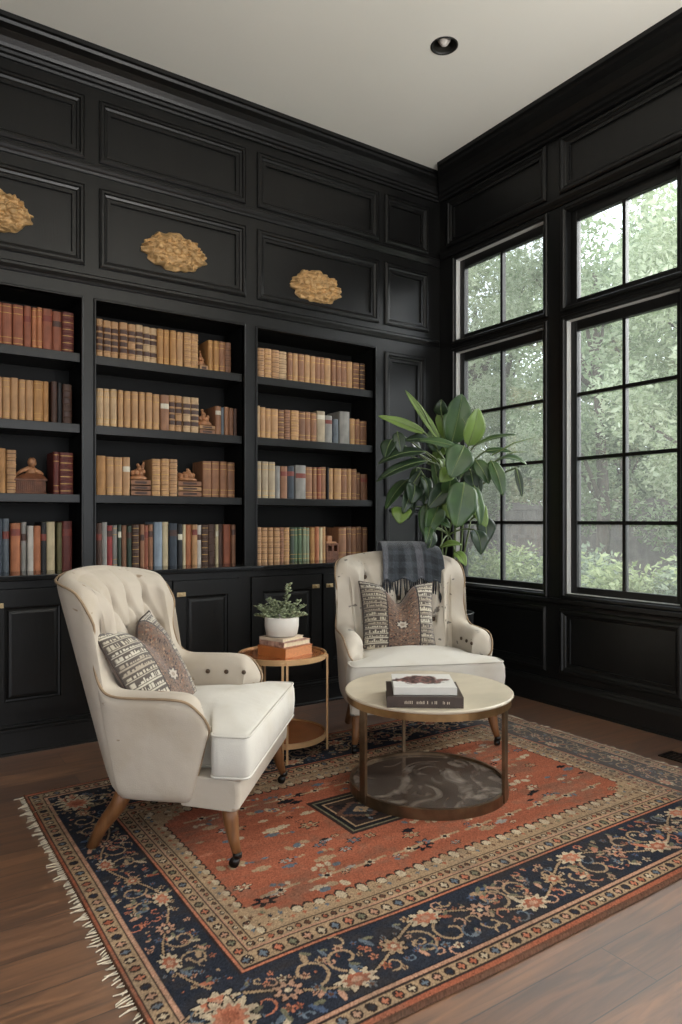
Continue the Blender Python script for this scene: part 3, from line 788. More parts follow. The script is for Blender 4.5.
def border(px, L, T):
    """flowers and scrolling vines along a band of length L and depth T; px maps band to rug coordinates"""
    s = T / .26
    per = .66 * (s ** .5); n = max(1, round(L / per)); per = L / n
    for i in range(n):
        x0 = i * per
        pts = [px(x0 + per * q, T * (.5 + .30 * math.sin(2 * PI * q))) for q in np.linspace(0, 1, 40)]
        cv.line(pts, .016 * s, CR['ink']); cv.line(pts, .009 * s, CR['sand'])
        for q, yq, sg in ((.20, .62, 1), (.70, .38, -1)):
            for d, tn in ((1, .95), (-1, -.95)):
                spiral(px, x0 + per * (q + .085 * d), T * (.5 - sg * .12), T * .25, PI / 2 * sg, tn * sg, .010 * s, 'sand')
        for q, yq, c in ((.25, .76, 'coral'), (.75, .24, 'rust')):
            x, y = px(x0 + per * q, T * yq); ang = math.atan2(px(1, 0)[1] - px(0, 0)[1], px(1, 0)[0] - px(0, 0)[0])
            cv.ell(x, y, .078 * s, .052 * s, ang, CR['ink'], 9, .3); cv.ell(x, y, .072 * s, .046 * s, ang, CR['cream'], 9, .35); cv.ell(x, y, .046 * s, .03 * s, ang, CR[c], 7, .3); cv.ell(x, y, .018 * s, .012 * s, ang, CR['pink'])
        for q, yq in ((.0, .5), (.5, .5)):
            x, y = px(x0 + per * q, T * yq)
            cv.ell(x, y, .05 * s, .05 * s, 0, CR['ink'], 8, .3); cv.ell(x, y, .045 * s, .045 * s, 0, CR['pink' if q else 'sand'], 8, .4); cv.ell(x, y, .024 * s, .024 * s, 0, CR['navy' if q else 'rust'], 6, .3); cv.ell(x, y, .010 * s, .010 * s, 0, CR['cream'])
        for k in range(int(150 * per / .66)):
            q, t = rr.random(), .05 + .86 * rr.random()
            x, y = px(x0 + per * q, T * t); r = (.007 + .012 * rr.random()) * s
            qq = cv.win(x, x + .001, y, y + .001)
            if qq is None or cv.a[qq[0]].max() > .12: continue
            c = rr.choice(['coral', 'pink', 'sand', 'sand', 'blue', 'cream', 'rust', 'slate'])
            if rr.random() < .55: cv.ell(x, y, r, r, 0, CR[c], 5, .5); cv.ell(x, y, r * .4, r * .4, 0, CR['brown'])
            elif rr.random() < .5:
                spiral(px, x0 + per * q, T * t, r * 2.2, rr.random() * 6, rr.choice((.7, -.7)), .0065 * s, rr.choice(['sand', 'coral', 'pink', 'slate']))
            else:
                a = rr.random() * PI; cv.ell(x, y, r * 1.8, r * .65, a, CR[c]); cv.ell(x + r, y + r, r * 1.2, r * .5, a + 1, CR['olive'])
bl, bb_, tl, tb = .088, .112, .172, .236
border(lambda u, v: (u, bb_ + v), RW, tb)
border(lambda u, v: (RW - u, RH - bb_ - v), RW, tb)
border(lambda u, v: (bl + v, RH - .35 - u), RH - .7, tl)
border(lambda u, v: (RW - bl - v, .35 + u), RH - .7, tl)
for x in (.175, RW - .175):
    for y in (.23, RH - .23): rosette(x, y, .075, 'cream', 'coral', 'rust', 10)
# field: centre medallion and scattered motifs
def box(x0, x1, y0, y1, i, c): cv.rect(x0 + i, x1 - i, y0 + i, y1 - i, CR[c])
MX0, MX1, MY0, MY1 = .965, 1.85, .865, 1.21
mx_, my_ = (MX0 + MX1) / 2, (MY0 + MY1) / 2
for i, c in ((0, 'dk'), (.018, 'olive'), (.026, 'ink'), (.050, 'sand'), (.058, 'dk'), (.085, 'ink')): box(MX0, MX1, MY0, MY1, i, c)
def diamond(cx, cy, a, b, c, steps=6):
    for k in range(steps):
        q = (k + 1) / steps; cv.rect(cx - a * q, cx + a * q, cy - b * (1 - k / steps), cy + b * (1 - k / steps), CR[c])
for dx in (-.28, 0, .28):
    diamond(mx_ + dx, my_, .12, .08, 'brown'); diamond(mx_ + dx, my_, .09, .06, 'navy'); diamond(mx_ + dx, my_, .04, .03, 'sand')
for k in range(60):
    x, y = MX0 + .06 + rr.random() * (MX1 - MX0 - .12), MY0 + .06 + rr.random() * (MY1 - MY0 - .12); cv.ell(x, y, .012, .007, rr.random() * 3, CR[rr.choice(['brown', 'slate', 'olive', 'dk'])])
for k in range(210):
    x = .44 + (RW - .88) * rr.random(); y = .59 + (RH - 1.18) * rr.random()
    if MX0 - .03 < x < MX1 + .03 and MY0 - .03 < y < MY1 + .03: continue
    r = .012 + .022 * rr.random() ** 1.5; c = rr.choice(['slate', 'cream', 'sand', 'ink', 'grey', 'sand', 'coral'])
    t = rr.random()
    if t < .3: cv.ell(x, y, r * 1.5, r, 0, CR['dk'], 6, .5); cv.ell(x, y, r * 1.2, r * .75, 0, CR[c], 6, .5); cv.ell(x, y, r * .4, r * .35, 0, CR['rust'])
    elif t < .6:
        for d in (-1, 0, 1): cv.ell(x + d * r * 1.2, y + rr.uniform(-.5, .5) * r, r * .65, r * .45, rr.random() * 3, CR[rr.choice(['slate', 'cream', 'sand'])])
    else: cv.rect(x - r * 1.3, x + r * 1.3, y - r * .3, y + r * .3, CR[c]); cv.rect(x - r * .6, x + r * .6, y - r * .6, y + r * .6, CR[c])
for k in range(10):
    x = .55 + (RW - 1.1) * k / 9
    for y in (.66, RH - .66): cv.line([(x - .07, y - .004), (x + .07, y + .01 * rr.random())], .013, CR['sand']); cv.ell(x, y, .022, .018, 0, CR['cream'], 6, .5); cv.ell(x, y, .01, .008, 0, CR['ink'])
img = cv.a
lum = img.mean(-1, keepdims=True); img = lum + (img - lum) * .80
img = img * 1.0 + .004
# weave: knots, abrash streaks and wear
knot = RNG.normal(1, .17, (ny, nx, 1)); img = img * knot
img = img * (.86 + .28 * vnoise(nx, ny, 70, 7, 1)[..., None]) * (.90 + .2 * vnoise(nx, ny, 160, 120, 2)[..., None])
wear = np.clip((vnoise(nx, ny, 40, 30, 3) * .6 + vnoise(nx, ny, 9, 5, 4) * .5 - .52) * 1.5, 0, .45)[..., None]
wc = np.array(rgb(160, 140, 120)); img = img * (1 - wear) + wc * img.mean(-1, keepdims=True) * 2.2 * wear + wc * .06 * wear
# the end band at the window side has faded
fade = np.clip((np.arange(nx) / nx - .84) / .08, 0, 1)[None, :, None] * .24
img = img * (1 - fade) + np.array(rgb(170, 160, 150)) * fade
X, Y = np.meshgrid(np.linspace(RX0, RX1, nx), np.linspace(RY0, RY1, ny))
wob = .007 * (vnoise(nx, ny, 120, 120, 8) - .5)
edge = np.minimum.reduce([X - RX0, RX1 - X, Y - RY0, RY1 - Y])
Z = np.where(edge < .003, .001, .009) + .0012 * RNG.random((ny, nx)) + .003 * vnoise(nx, ny, 60, 60, 9)
X = X + wob * 1.5; Y = Y + .012 * (vnoise(nx, ny, 110, 900, 12) - .5)
rug = tag(grid_mesh('area_rug', np.stack([X, Y, Z], -1), nx, ny, np.clip(img, 0, 1), attr_mat('rug_wool', .97, .45, 420, 0, .04)), 'large worn oriental rug, rust red field with navy floral border, on the wood floor', 'rug')
FR = mat('rug_fringe', rgb(206, 192, 168), .95, vary=.3, vscale=30)
for x0, sg in ((RX0, -1), (RX1, 1)):
    m = MB(); y = RY0 + .005
    while y < RY1 - .005:
        L = .018 + .03 * random.random() ** 2; dy = random.uniform(-.016, .016)
        m.tube([(x0 - sg * .004, y, .006), (x0 + sg * L * .5, y + dy * .4, .0045), (x0 + sg * L, y + dy, .003)], [.0022, .0026, .0018], 4)
        y += .0105 + .006 * random.random()
    f = m.build('fringe', FR, rug); f['kind'] = 'stuff'
# ------------------------------------------------------------------ armchairs
def catmull(P, k):
    P = np.array(P, float); out = []
    for i in range(len(P) - 1):
        p0, p1, p2, p3 = P[max(i - 1, 0)], P[i], P[i + 1], P[min(i + 2, len(P) - 1)]
        for j in range(k):
            t = j / k
            out.append(.5 * (2 * p1 + (p2 - p0) * t + (2 * p0 - 5 * p1 + 4 * p2 - p3) * t * t + (3 * p1 - p0 - 3 * p2 + p3) * t ** 3))
    out.append(P[-1]); return np.array(out)
# half of the shell's centre line, front of the arm to the middle of the back:
# x,y at the bottom, x,y at the top, height of the top edge
HALF = [(.345, .135, .345, .202, .470), (.350, .125, .353, .192, .535), (.352, .108, .358, .162, .575), (.352, .07, .360, .105, .588), (.350, .0, .358, -.02, .588), (.346, -.055, .352, -.115, .592), (.342, -.082, .346, -.160, .625),
        (.338, -.094, .344, -.188, .70), (.334, -.100, .346, -.200, .79), (.330, -.105, .352, -.208, .88), (.320, -.110, .346, -.245, .945), (.288, -.118, .312, -.318, .972),
        (.22, -.128, .24, -.374, .984), (.115, -.138, .13, -.402, .998), (0, -.142, 0, -.408, 1.003)]
ZB = .197
def shell_stations(k=4):
    half = catmull(HALF, k)
    left = half[::-1][1:].copy(); left[:, 0] *= -1; left[:, 2] *= -1
    S = np.vstack([half, left])
    d = np.gradient((S[:, :2] + S[:, 2:4]) / 2, axis=0)
    d /= np.maximum(1e-6, np.linalg.norm(d, axis=1))[:, None]
    for _ in range(2): d[1:-1] = (d[:-2] + d[1:-1] * 2 + d[2:]) / 4; d /= np.linalg.norm(d, axis=1)[:, None]
    N = np.stack([-d[:, 1], d[:, 0]], 1)       # outward
    # outward means away from the middle of the seat
    ref = S[:, :2] - np.array([0, .05])
    s = np.sign((N * ref).sum(1)); N *= s[:, None]
    return S, N
SS, SN = shell_stations()
def shell_pt(i, off, z):
    xb, yb, xt, yt, h = SS[i]; q = (z - ZB) / (h - ZB)
    return (xb + (xt - xb) * q + SN[i, 0] * off, yb + (yt - yb) * q + SN[i, 1] * off, z)

def armchair(label, loc, rz, fab, cush):
    ch = thing('wingback_armchair', label, 'armchair', loc, rz)
    n = len(SS); T = .046
    mb = MB(); loops = []
    for i in range(n):
        h = SS[i, 4]; e = min(i, n - 1 - i); t = T * (.62 if e == 0 else .86 if e == 1 else .95 if e == 2 else 1)
        arm = max(0, 1 - max(0, (h - .6)) / .12)
        l = []
        for k in range(9):
            q = k / 8; z = ZB + (h - t - ZB) * q
            bul = (.004 * math.sin(PI * q) + arm * .014 * q ** 4)
            rb = .012 if k == 0 else .010 if k == 1 and False else 0
            l.append(shell_pt(i, t + bul - rb, z))
        for k in range(1, 8):
            a = PI * k / 8; l.append(shell_pt(i, (t + arm * .014 * (1 if a < PI / 2 else .5)) * math.cos(a), h - t + t * math.sin(a)))
        for k in range(6):
            q = 1 - k / 5; z = .29 + (h - t - .29) * q
            l.append(shell_pt(i, -t - arm * .008 * q ** 3, z))
        l.append(shell_pt(i, -t, ZB + .01))
        loops.append(l)
    mb.loft(loops, True, True, True)
    mb.build('upholstered_shell', fab, ch, smooth=True, subsurf=1)
    # piping along the outer edge
    for sg in (0, 1):
        m = MB(); half = n // 2
        rng = range(0, half + 1) if sg == 0 else range(n - 1, half - 1, -1)
        pts = []
        for c, i in enumerate(rng):
            h = SS[i, 4]; arm = max(0, 1 - max(0, (h - .6)) / .12)
            if c == 0:
                for z in (.235, .30, .36, .42): pts.append(shell_pt(i, T * .62 + .006, z))
            tt = T * (.62 if c == 0 else .86 if c == 1 else 1)
            pts.append(shell_pt(i, (tt + arm * .014) * .80 + .0055, h - tt + tt * .66))
        m.tube(pts, .0048, 6); m.build('piping', PIPING, ch, smooth=True)
    # seat deck and front rail
    m = MB(); m.box(-.32, .32, -.085, .30, ZB + .004, .296); m.build('seat_deck', fab, ch, bevel=.01)
    m = MB(); prof = [(.13, ZB - .004), (.325, ZB - .004), (.338, ZB + .006), (.342, .25), (.338, .292), (.325, .302), (.13, .302)]
    xs = [-.404, -.396, -.2, .2, .396, .404]
    m.loft([[(x * (1 if y > .3 else .915), y - (.012 if abs(x) > .4 else 0), z) for y, z in prof] for x in xs])
    m.build('seat_rail', fab, ch, smooth=False, bevel=.008, seg=3)
    # tufted inner back
    i0 = next(i for i in range(n) if SS[i, 4] > .72); i1 = n - 1 - i0
    arc = [0.]
    for i in range(i0, i1):
        a, b = SS[i, 2:4], SS[i + 1, 2:4]; arc.append(arc[-1] + float(np.hypot(*(b - a))))
    W = arc[-1]; NU, NV = 120, 60
    btn = []
    for z, us in ((.85, (-.225, -.075, .075, .225)), (.725, (-.30, -.15, 0, .15, .30)), (.60, (-.225, -.075, .075, .225))):
        for u in us: btn.append((u, z))
    segs = []
    for a in btn:
        for b in btn:
            if 0 < b[1] - a[1] < .13 and abs(b[0] - a[0]) < .09: segs.append((a, b))
    for u in (-.225, -.075, .075, .225): segs.append(((u, .85), (u * 1.12, 1.03)))
    def pad(u, z, h):
        e = min(1, (W / 2 - abs(u)) / .06) ** .5 if abs(u) < W / 2 else 0
        top = max(0, min(1, (h - .022 - z) / .055)) ** .5
        p = .064 * e * top
        dd = min(math.hypot(u - a, z - b) for a, b in btn)
        p -= .040 * math.exp(-(dd / .020) ** 2) * e * top
        ds = 9
        for (ax, az), (bx, bz) in segs:
            L = (bx - ax) ** 2 + (bz - az) ** 2; t = max(0, min(1, ((u - ax) * (bx - ax) + (z - az) * (bz - az)) / L))
            ds = min(ds, math.hypot(u - ax - t * (bx - ax), z - az - t * (bz - az)))
        p -= .022 * math.exp(-(ds / .015) ** 2) * e * top
        return p
    def at(u):
        s = u + W / 2
        for k in range(len(arc) - 1):
            if arc[k + 1] >= s or k == len(arc) - 2:
                q = (s - arc[k]) / max(1e-6, arc[k + 1] - arc[k]); return i0 + k, max(0, min(1, q))
    def inner(u, z, off):
        i, q = at(u)
        a, b = np.array(shell_pt(i, off, z)), np.array(shell_pt(i + 1, off, z)); return a + (b - a) * q, SS[i, 4] + (SS[i + 1, 4] - SS[i, 4]) * q
    mb = MB(); v = []; f = []
    for j in range(NV + 1):
        for k in range(NU + 1):
            u = -W / 2 + W * k / NU
            _, h = inner(u, .5, 0)
            z = .40 + (h - .018 - .40) * j / NV
            p, _ = inner(u, z, -T + .010 - pad(u, z, h)); v.append(tuple(p))
    for j in range(NV):
        for k in range(NU):
            a = j * (NU + 1) + k; f.append((a, a + 1, a + NU + 2, a + NU + 1))
    mb.add(v, f); mb.build('tufted_back', fab, ch, smooth=True)
    for u, z in btn:
        p, h = inner(u, z, -T + .010 - pad(u, z, 1) - .023)
        if z < h - .05: MB().ball(p, .0145, 12, (1, .9, 1)).build('button', BUTTON, ch, smooth=True)
    for sx in (1, -1):
        for y in (.0, .085, .165):
            MB().ball((sx * .301, y, .515), .0105, 10, (.7, 1, 1)).build('button', BUTTON, ch, smooth=True)
    # T-shaped seat cushion
    cu = thing_part('seat_cushion', ch)
    out = [(.405, .372), (.405, .238), (.300, .225), (.298, .0), (.25, -.125), (-.25, -.125), (-.298, .0), (-.300, .225), (-.405, .238), (-.405, .372)]
    def rounded(pts, r, k=5):
        res = []; m_ = len(pts)
        for i in range(m_):
            p0, p1, p2 = (np.array(pts[(i + d) % m_], float) for d in (-1, 0, 1))
            a = p1 + (p0 - p1) / np.linalg.norm(p0 - p1) * r; b = p1 + (p2 - p1) / np.linalg.norm(p2 - p1) * r
            for q in np.linspace(0, 1, k): res.append((1 - q) ** 2 * a + 2 * q * (1 - q) * p1 + q * q * b)
        return res
    def densify(l, mx=.03):
        res = []
        for i in range(len(l)):
            a, b = l[i], l[(i + 1) % len(l)]; c = max(1, int(np.linalg.norm(b - a) / mx))
            for q in range(c): res.append(a + (b - a) * q / c)
        return res
    ol = densify(rounded(out, .03))
    c0 = np.array([0, .15])
    def ring(sc, z, infl=0):
        r = []
        for p in ol:
            d = (p - c0); L = np.linalg.norm(d); q = c0 + d * sc + d / L * infl; r.append((q[0], q[1], z))
        return r
    crown = lambda s: .452 + .045 * (1 - s ** 2.2)
    sl = [float(np.linalg.norm(ol[(i + 1) % len(ol)] - ol[i])) for i in range(len(ol))]; frac = [sum(sl[:i]) / sum(sl) for i in range(len(ol))]
    def soft(sc, z):
        r = []
        for p, fr in zip(ol, frac):
            d = p - c0; a = math.atan2(.222 / .24, .405 / .33) - 2 * PI * fr; k = sc ** 2.2; el = np.array([.33 * math.cos(a), .24 * math.sin(a)])
            q = c0 + sc * (d * k + el * (1 - k)); r.append((q[0], q[1], z))
        return r
    loops = [soft(.02, .302), soft(.5, .302), ring(.97, .304), ring(1, .309, -.002), ring(1, .325, .006), ring(1, .375, .012), ring(1, .425, .008), ring(1, .444, .0), ring(1, .452, -.008)]
    for s in (.94, .88, .8, .7, .58, .45, .3, .15, .02): loops.append([(p[0], p[1], p[2] + .0035 * math.sin(p[0] * 21 + 1) * math.sin(p[1] * 17)) for p in soft(s, crown(s))])
    m = MB(); m.loft(loops); m.build('cushion_cover', cush, cu, smooth=True)
    m = MB()
    for z, inf in ((.4505, .0), (.310, .001)):
        l = ring(1, z, inf); m.tube(l + [l[0]], .0042, 6, False)
    m.build('cushion_piping', cush, cu, smooth=True)
    # legs
    for sx in (1, -1):
        lg = MB(); lg.tube([(sx * .362, .292, .212), (sx * .366, .300, .15), (sx * .374, .312, .09), (sx * .384, .326, .045)], [.030, .027, .020, .015], 12)
        lo = lg.build('front_leg', OAK, ch, smooth=True)
        c = MB(); c.lathe([(.016, .0), (.017, .014), (.013, .018)], 12, (sx * .385, .328, .034)); c.tube([(sx * .385, .328, .04), (sx * .385, .318, .03), (sx * .385, .318, .018)], .006, 6)
        c.tube([(sx * .385 - .011, .318, .0175), (sx * .385 + .011, .318, .0175)], .0172, 14); c.build('caster', DARKMETAL, lo, smooth=True)
        bk = MB(); bk.tube([(sx * .290, -.110, .225), (sx * .295, -.145, .15), (sx * .302, -.205, .07), (sx * .313, -.238, .001)], [.034, .030, .024, .020], 12)
        bk.build('back_leg', OAK, ch, smooth=True)
    return ch
def thing_part(name, parent):
    o = bpy.data.objects.new(name, None); COL.objects.link(o); o.parent = parent; o.empty_display_size = .03; return o
CH1 = ((-2.641, -1.419, .0095), math.radians(-130.99))
a2 = math.atan2(-.859, -.514) - PI / 2 + math.radians(7)
CH2 = ((-1.172, -1.062, .0095), a2)
armchair('cream wingback armchair beside the round side table, turned towards the windows', *CH1, LINEN, CUSHION)
armchair('marked cream wingback armchair behind the coffee table, dark throw over its back', *CH2, LINEN2, CUSHION)

# ------------------------------------------------------------------- pillows
PILLOW = attr_mat('pillow_weave', .95, .35, 350, .3, .15)
def pillow(label, base, R, size, chop, seed):
    """base: world matrix; local x across, y up the pillow, z towards the viewer"""
    n = 150; rg = random.Random(seed)
    u, v = np.meshgrid(np.linspace(-1, 1, n), np.linspace(-1, 1, n))
    pinch = 1 - .10 * (1 - np.abs(v) ** 2) * np.abs(u) ** 3
    pv = 1 - .10 * (1 - np.abs(u) ** 2) * np.abs(v) ** 3
    X = u * pinch * size / 2; Yy = v * pv * size / 2
    up = np.clip((v + 1) / 2, 0, 1)
    notch = np.exp(-(u / .30) ** 2) * up ** 2
    Yy = Yy - chop * notch
    th = .085 * (np.clip(1 - np.abs(u) ** 2.6, 0, 1) * np.clip(1 - np.abs(v) ** 2.6, 0, 1)) ** .6 * (1 - .45 * np.exp(-(u / .22) ** 2) * up ** 2)
    th = th + .004 * vnoise(n, n, 22, 22, seed) * (np.abs(u) < .98) * (np.abs(v) < .98)
    c = Canvas(n, n, 2, 2)
    base_c = np.array(rgb(108, 90, 78)); c.a[:] = base_c
    for _ in range(900):
        x, y = rg.uniform(.55, 1.45), rg.uniform(0, 2); c.rect(x, x + rg.uniform(.015, .06), y, y + rg.uniform(.012, .035), np.array(rgb(*rg.choice([(84, 66, 58), (128, 100, 82), (60, 50, 50), (150, 122, 100), (122, 84, 66)]))))
    c.ell(1.0, .92, .20, .15, 0, np.array(rgb(70, 58, 54)), 9, .25); c.ell(1.0, .92, .15, .11, 0, np.array(rgb(176, 166, 152)), 7, .3); c.ell(1.0, .92, .06, .045, 0, np.array(rgb(140, 126, 112)))
    for x0, x1 in ((0, .66), (1.46, 2)):
        c.rect(x0, x1, 0, 2, np.array(rgb(88, 80, 74)))
        y = .02
        while y < 1.98:
            hgt = rg.choice((.04, .06, .08)); lt = np.array(rgb(*rg.choice([(184, 174, 154), (164, 152, 134), (194, 186, 168)])))
            c.rect(x0 + .02, x1 - .03, y, y + .018, lt)
            x = x0 + .03
            while x < x1 - .06:
                w = rg.choice((.02, .035, .05))
                if rg.random() < .9: c.rect(x, x + w, y + .03, y + .03 + hgt * rg.choice((.6, 1)), lt)
                if rg.random() < .4: c.rect(x, x + w + .04, y + .03, y + .05, lt)
                x += w + .022
            y += hgt + .055
        c.rect(x1 - .03 if x0 == 0 else x0, x1 if x0 == 0 else x0 + .03, 0, 2, np.array(rgb(52, 46, 46)))
    cols = c.a * RNG.normal(1, .07, (n, n, 1)) * (.88 + .24 * vnoise(n, n, 30, 30, seed + 1)[..., None])
    po = thing('throw_pillow', label, 'pillow', base, 0)
    po.rotation_euler = R.to_euler()
    grid_mesh('pillow_front', np.stack([X, Yy, th], -1), n, n, np.clip(cols, 0, 1), PILLOW, po)
    back = grid_mesh('pillow_back', np.stack([X, Yy, -th * .6], -1)[:, ::-1], n, n, np.clip(np.full_like(cols, 1) * base_c * (.9 + .2 * RNG.random((n, n, 1))), 0, 1), PILLOW, po)
    m = MB(); ed = [(X[0, k], Yy[0, k], 0) for k in range(0, n, 4)] + [(X[k, -1], Yy[k, -1], 0) for k in range(0, n, 4)] + [(X[-1, k], Yy[-1, k], 0) for k in range(n - 1, -1, -4)] + [(X[k, 0], Yy[k, 0], 0) for k in range(n - 1, -1, -4)]
    m.tube(ed, .004, 6); m.build('pillow_piping', mat('pillow_cord_%d' % seed, rgb(66, 56, 52), .9), po, smooth=True)
    return po
def chair_frame(ch):
    loc, rz = ch; return Vector(loc), Matrix.Rotation(rz, 3, 'Z')
def pillow_on(ch, label, c, yaw, tilt, roll, size, chop, seed):
    L, R = chair_frame(ch)
    # pillow axes in chair space: x -> -X (seen from the front), y -> up, z -> +Y (towards the front)
    B = Matrix(((-1, 0, 0), (0, 0, 1), (0, 1, 0)))
    M = R @ Matrix.Rotation(yaw, 3, 'Z') @ Matrix.Rotation(tilt, 3, 'X') @ B @ Matrix.Rotation(roll, 3, 'Z')
    return pillow(label, L + R @ Vector(c), M, size, chop, seed)
P1 = dict(c=(.105, -.092, .585), yaw=math.radians(-3), tilt=math.radians(29), roll=math.radians(3), size=.475, chop=.075)
P2 = dict(c=(.045, -.095, .615), yaw=math.radians(2), tilt=math.radians(18), roll=math.radians(-2), size=.45, chop=.11)
pillow_on(CH1, 'brown and cream woven pillow leaning in the left armchair', seed=21, **P1)
pillow_on(CH2, 'brown and cream woven pillow with chopped top in the armchair behind the coffee table', seed=22, **P2)

# --------------------------------------------------------------------- throw
def throw():
    L, R = chair_frame(CH2)
    o = thing('throw_blanket', 'dark grey fringed throw draped over the back of the right armchair', 'blanket', L, CH2[1])
    x0, x1 = .09, -.262
    nu, nv = 60, 80
    prof = [(-.470, .70), (-.472, .82), (-.468, .93), (-.458, 1.0), (-.430, 1.045), (-.385, 1.060), (-.335, 1.050), (-.285, 1.012), (-.258, .95), (-.246, .89), (-.236, .83)]
    P = catmull(prof, 8)
    d = np.r_[0, np.cumsum(np.hypot(*np.diff(P, axis=0).T))]
    t = np.linspace(0, d[-1], nv); py, pz = np.interp(t, d, P[:, 0]), np.interp(t, d, P[:, 1])
    A = np.zeros((nv, nu, 3)); C = np.zeros((nv, nu, 3))
    rg = np.random.default_rng(4); wob = vnoise(nu, nv, 7, 24, 6) - .5
    for k in range(nu):
        q = k / (nu - 1); x = x0 + (x1 - x0) * q
        cx = max(0, (-x - .17) / .115); fwd = .075 * cx ** 1.4; drop = .035 * cx ** 1.2 + .010 * (x / .2) ** 2 * .3
        ln = 1 - .0 * q
        front = np.clip((t / d[-1] - .55) / .45, 0, 1)
        side = .02 * math.sin(q * 9)
        A[:, k, 0] = x + front * side * .6 - .03 * front * (q - .5)
        A[:, k, 1] = py + fwd + .012 * math.sin(q * 17 + 1) * front + .02 * wob[:, k] * front + .003
        A[:, k, 2] = pz - drop + .012 * math.sin(q * 23) * (front > .95)
    q = np.linspace(0, 1, nu)[None, :]; tt = (t / d[-1])[:, None]
    ck = (np.sin(q * 34) > .1).astype(float) * .5 + (np.sin(tt * 60) > .1).astype(float) * .5
    c0, c1, c2 = (np.array(rgb(*z)) for z in ((50, 54, 58), (72, 77, 83), (104, 104, 110)))
    C = c0 + (c1 - c0) * ck[..., None]
    C = C + (c2 - C) * ((np.sin(q * 11 + 1) > .75) * 1.0 * np.ones_like(tt))[..., None] * .6
    C = C * (.8 + .4 * rg.random((nv, nu, 1)))
    g = grid_mesh('throw_cloth', A, nu, nv, C, attr_mat('throw_wool', .95, .5, 240, .4, .1), o)
    s = g.modifiers.new('sol', 'SOLIDIFY'); s.thickness = .007; s.offset = 1
    m = MB(); rg2 = random.Random(3)
    for row, dz in ((-1, -1), (0, -1)):
        for k in range(0, nu, 2):
            p = Vector(A[row, k]); l = .10 + .05 * rg2.random(); sx = rg2.uniform(-.012, .012)
            m.tube([p, p + Vector((sx * .5, .006 if row else -.004, -l * .5)), p + Vector((sx, .004, -l))], [.004, .0048, .002], 5)
    f = m.build('fringe', mat('throw_fringe', rgb(46, 50, 56), .95, vary=.4, vscale=40), o, smooth=True); f['kind'] = 'stuff'
throw()

# --------------------------------------------------------------- coffee table
CT = (-1.634, -1.749)
ct_ = thing('coffee_table', 'round coffee table with pale brass top and dark marble base, on the rug', 'coffee table', (*CT, .0095))
TOPM = mat('brushed_gold_top', rgb(202, 190, 168), .36, .0, vary=.2, vscale=3.5, stretch=(1, 2.2, 1))
RIM = mat('bronze_rim', rgb(150, 118, 80), .34, .9, vary=.3, vscale=10)
MB().lathe([(.0, .425), (.352, .425), (.366, .427), (.370, .432), (.370, .437), (.366, .441), (.0, .441)], 72, caps=False).build('table_top', TOPM, ct_, smooth=True).modifiers.new('e', 'EDGE_SPLIT').split_angle = .5
MB().lathe([(.35, .396), (.362, .396), (.362, .4255), (.35, .4255), (.35, .396)], 72, caps=False).build('apron_ring', RIM, ct_)
MB().lathe([(.334, .002), (.349, .002), (.349, .046), (.334, .046), (.334, .002)], 72, caps=False).build('base_ring', BRONZE, ct_)
MB().lathe([(.0, .012), (.3335, .012), (.3335, .034), (.0, .034)], 64, caps=False).build('base_shelf', MARBLE, ct_)
camd = math.atan2(.831, .556)          # bearing of the view
for da, w in ((-147.5, .020), (-31.5, .020), (103, .008)):
    # angle measured from the view's right-hand direction
    a = camd - PI / 2 + math.radians(da)
    lg = MB(); c, s = math.cos(a), math.sin(a); th, r = .007, .349
    P = []
    for z in (.010, .412):
        P.append([(r * c + dr * c - dw * s, r * s + dr * s + dw * c, z) for dr, dw in ((-th, -w), (th, -w), (th, w), (-th, w))])
    lg.loft(P); lg.build('leg', BRONZE, ct_, bevel=.0015)

def slab_book(name, label, loc, rz, w, d, h, cover, group, pages=PAGES2, extra=None):
    o = thing(name, label, 'book', loc, rz, group)
    m = MB(); m.box(-w / 2, w / 2, -d / 2, d / 2, 0, .003); m.box(-w / 2, w / 2, -d / 2, d / 2, h - .003, h); m.box(-w / 2, w / 2, -d / 2 - .001, -d / 2 + .003, 0, h)
    m.build('cover', cover, o, bevel=.001)
    MB().box(-w / 2 + .004, w / 2 - .004, -d / 2 + .003, d / 2 - .004, .0031, h - .0031).build('pages', pages, o)
    return o
def marks(o, y, z, x0, x1, hh, m, seed):
    rg = random.Random(seed); mb = MB(); x = x0
    while x < x1:
        w = rg.uniform(.003, .007)
        if rg.random() < .85: mb.box(x, x + w * .6, y - .0006, y, z - hh / 2, z + hh / 2 * rg.choice((.6, 1)))
        x += w + .001
    mb.build('spine_title', m, o)
TITLE = mat('title_ink_pale', rgb(176, 164, 146), .6)
tz = .441 + .0095
rv = camd - PI / 2
bk1 = slab_book('coffee_table_book', 'thick dark brown book under the white one on the coffee table', (-1.778, -1.881, tz), rv - .045, .305, .265, .045, mat('book_jacket_brown', rgb(66, 52, 44), .4, vary=.3, vscale=20), 'books on the coffee table')
marks(bk1, -.1336, .022, -.09, .05, .012, TITLE, 2); marks(bk1, -.1336, .022, .07, .095, .012, TITLE, 4)
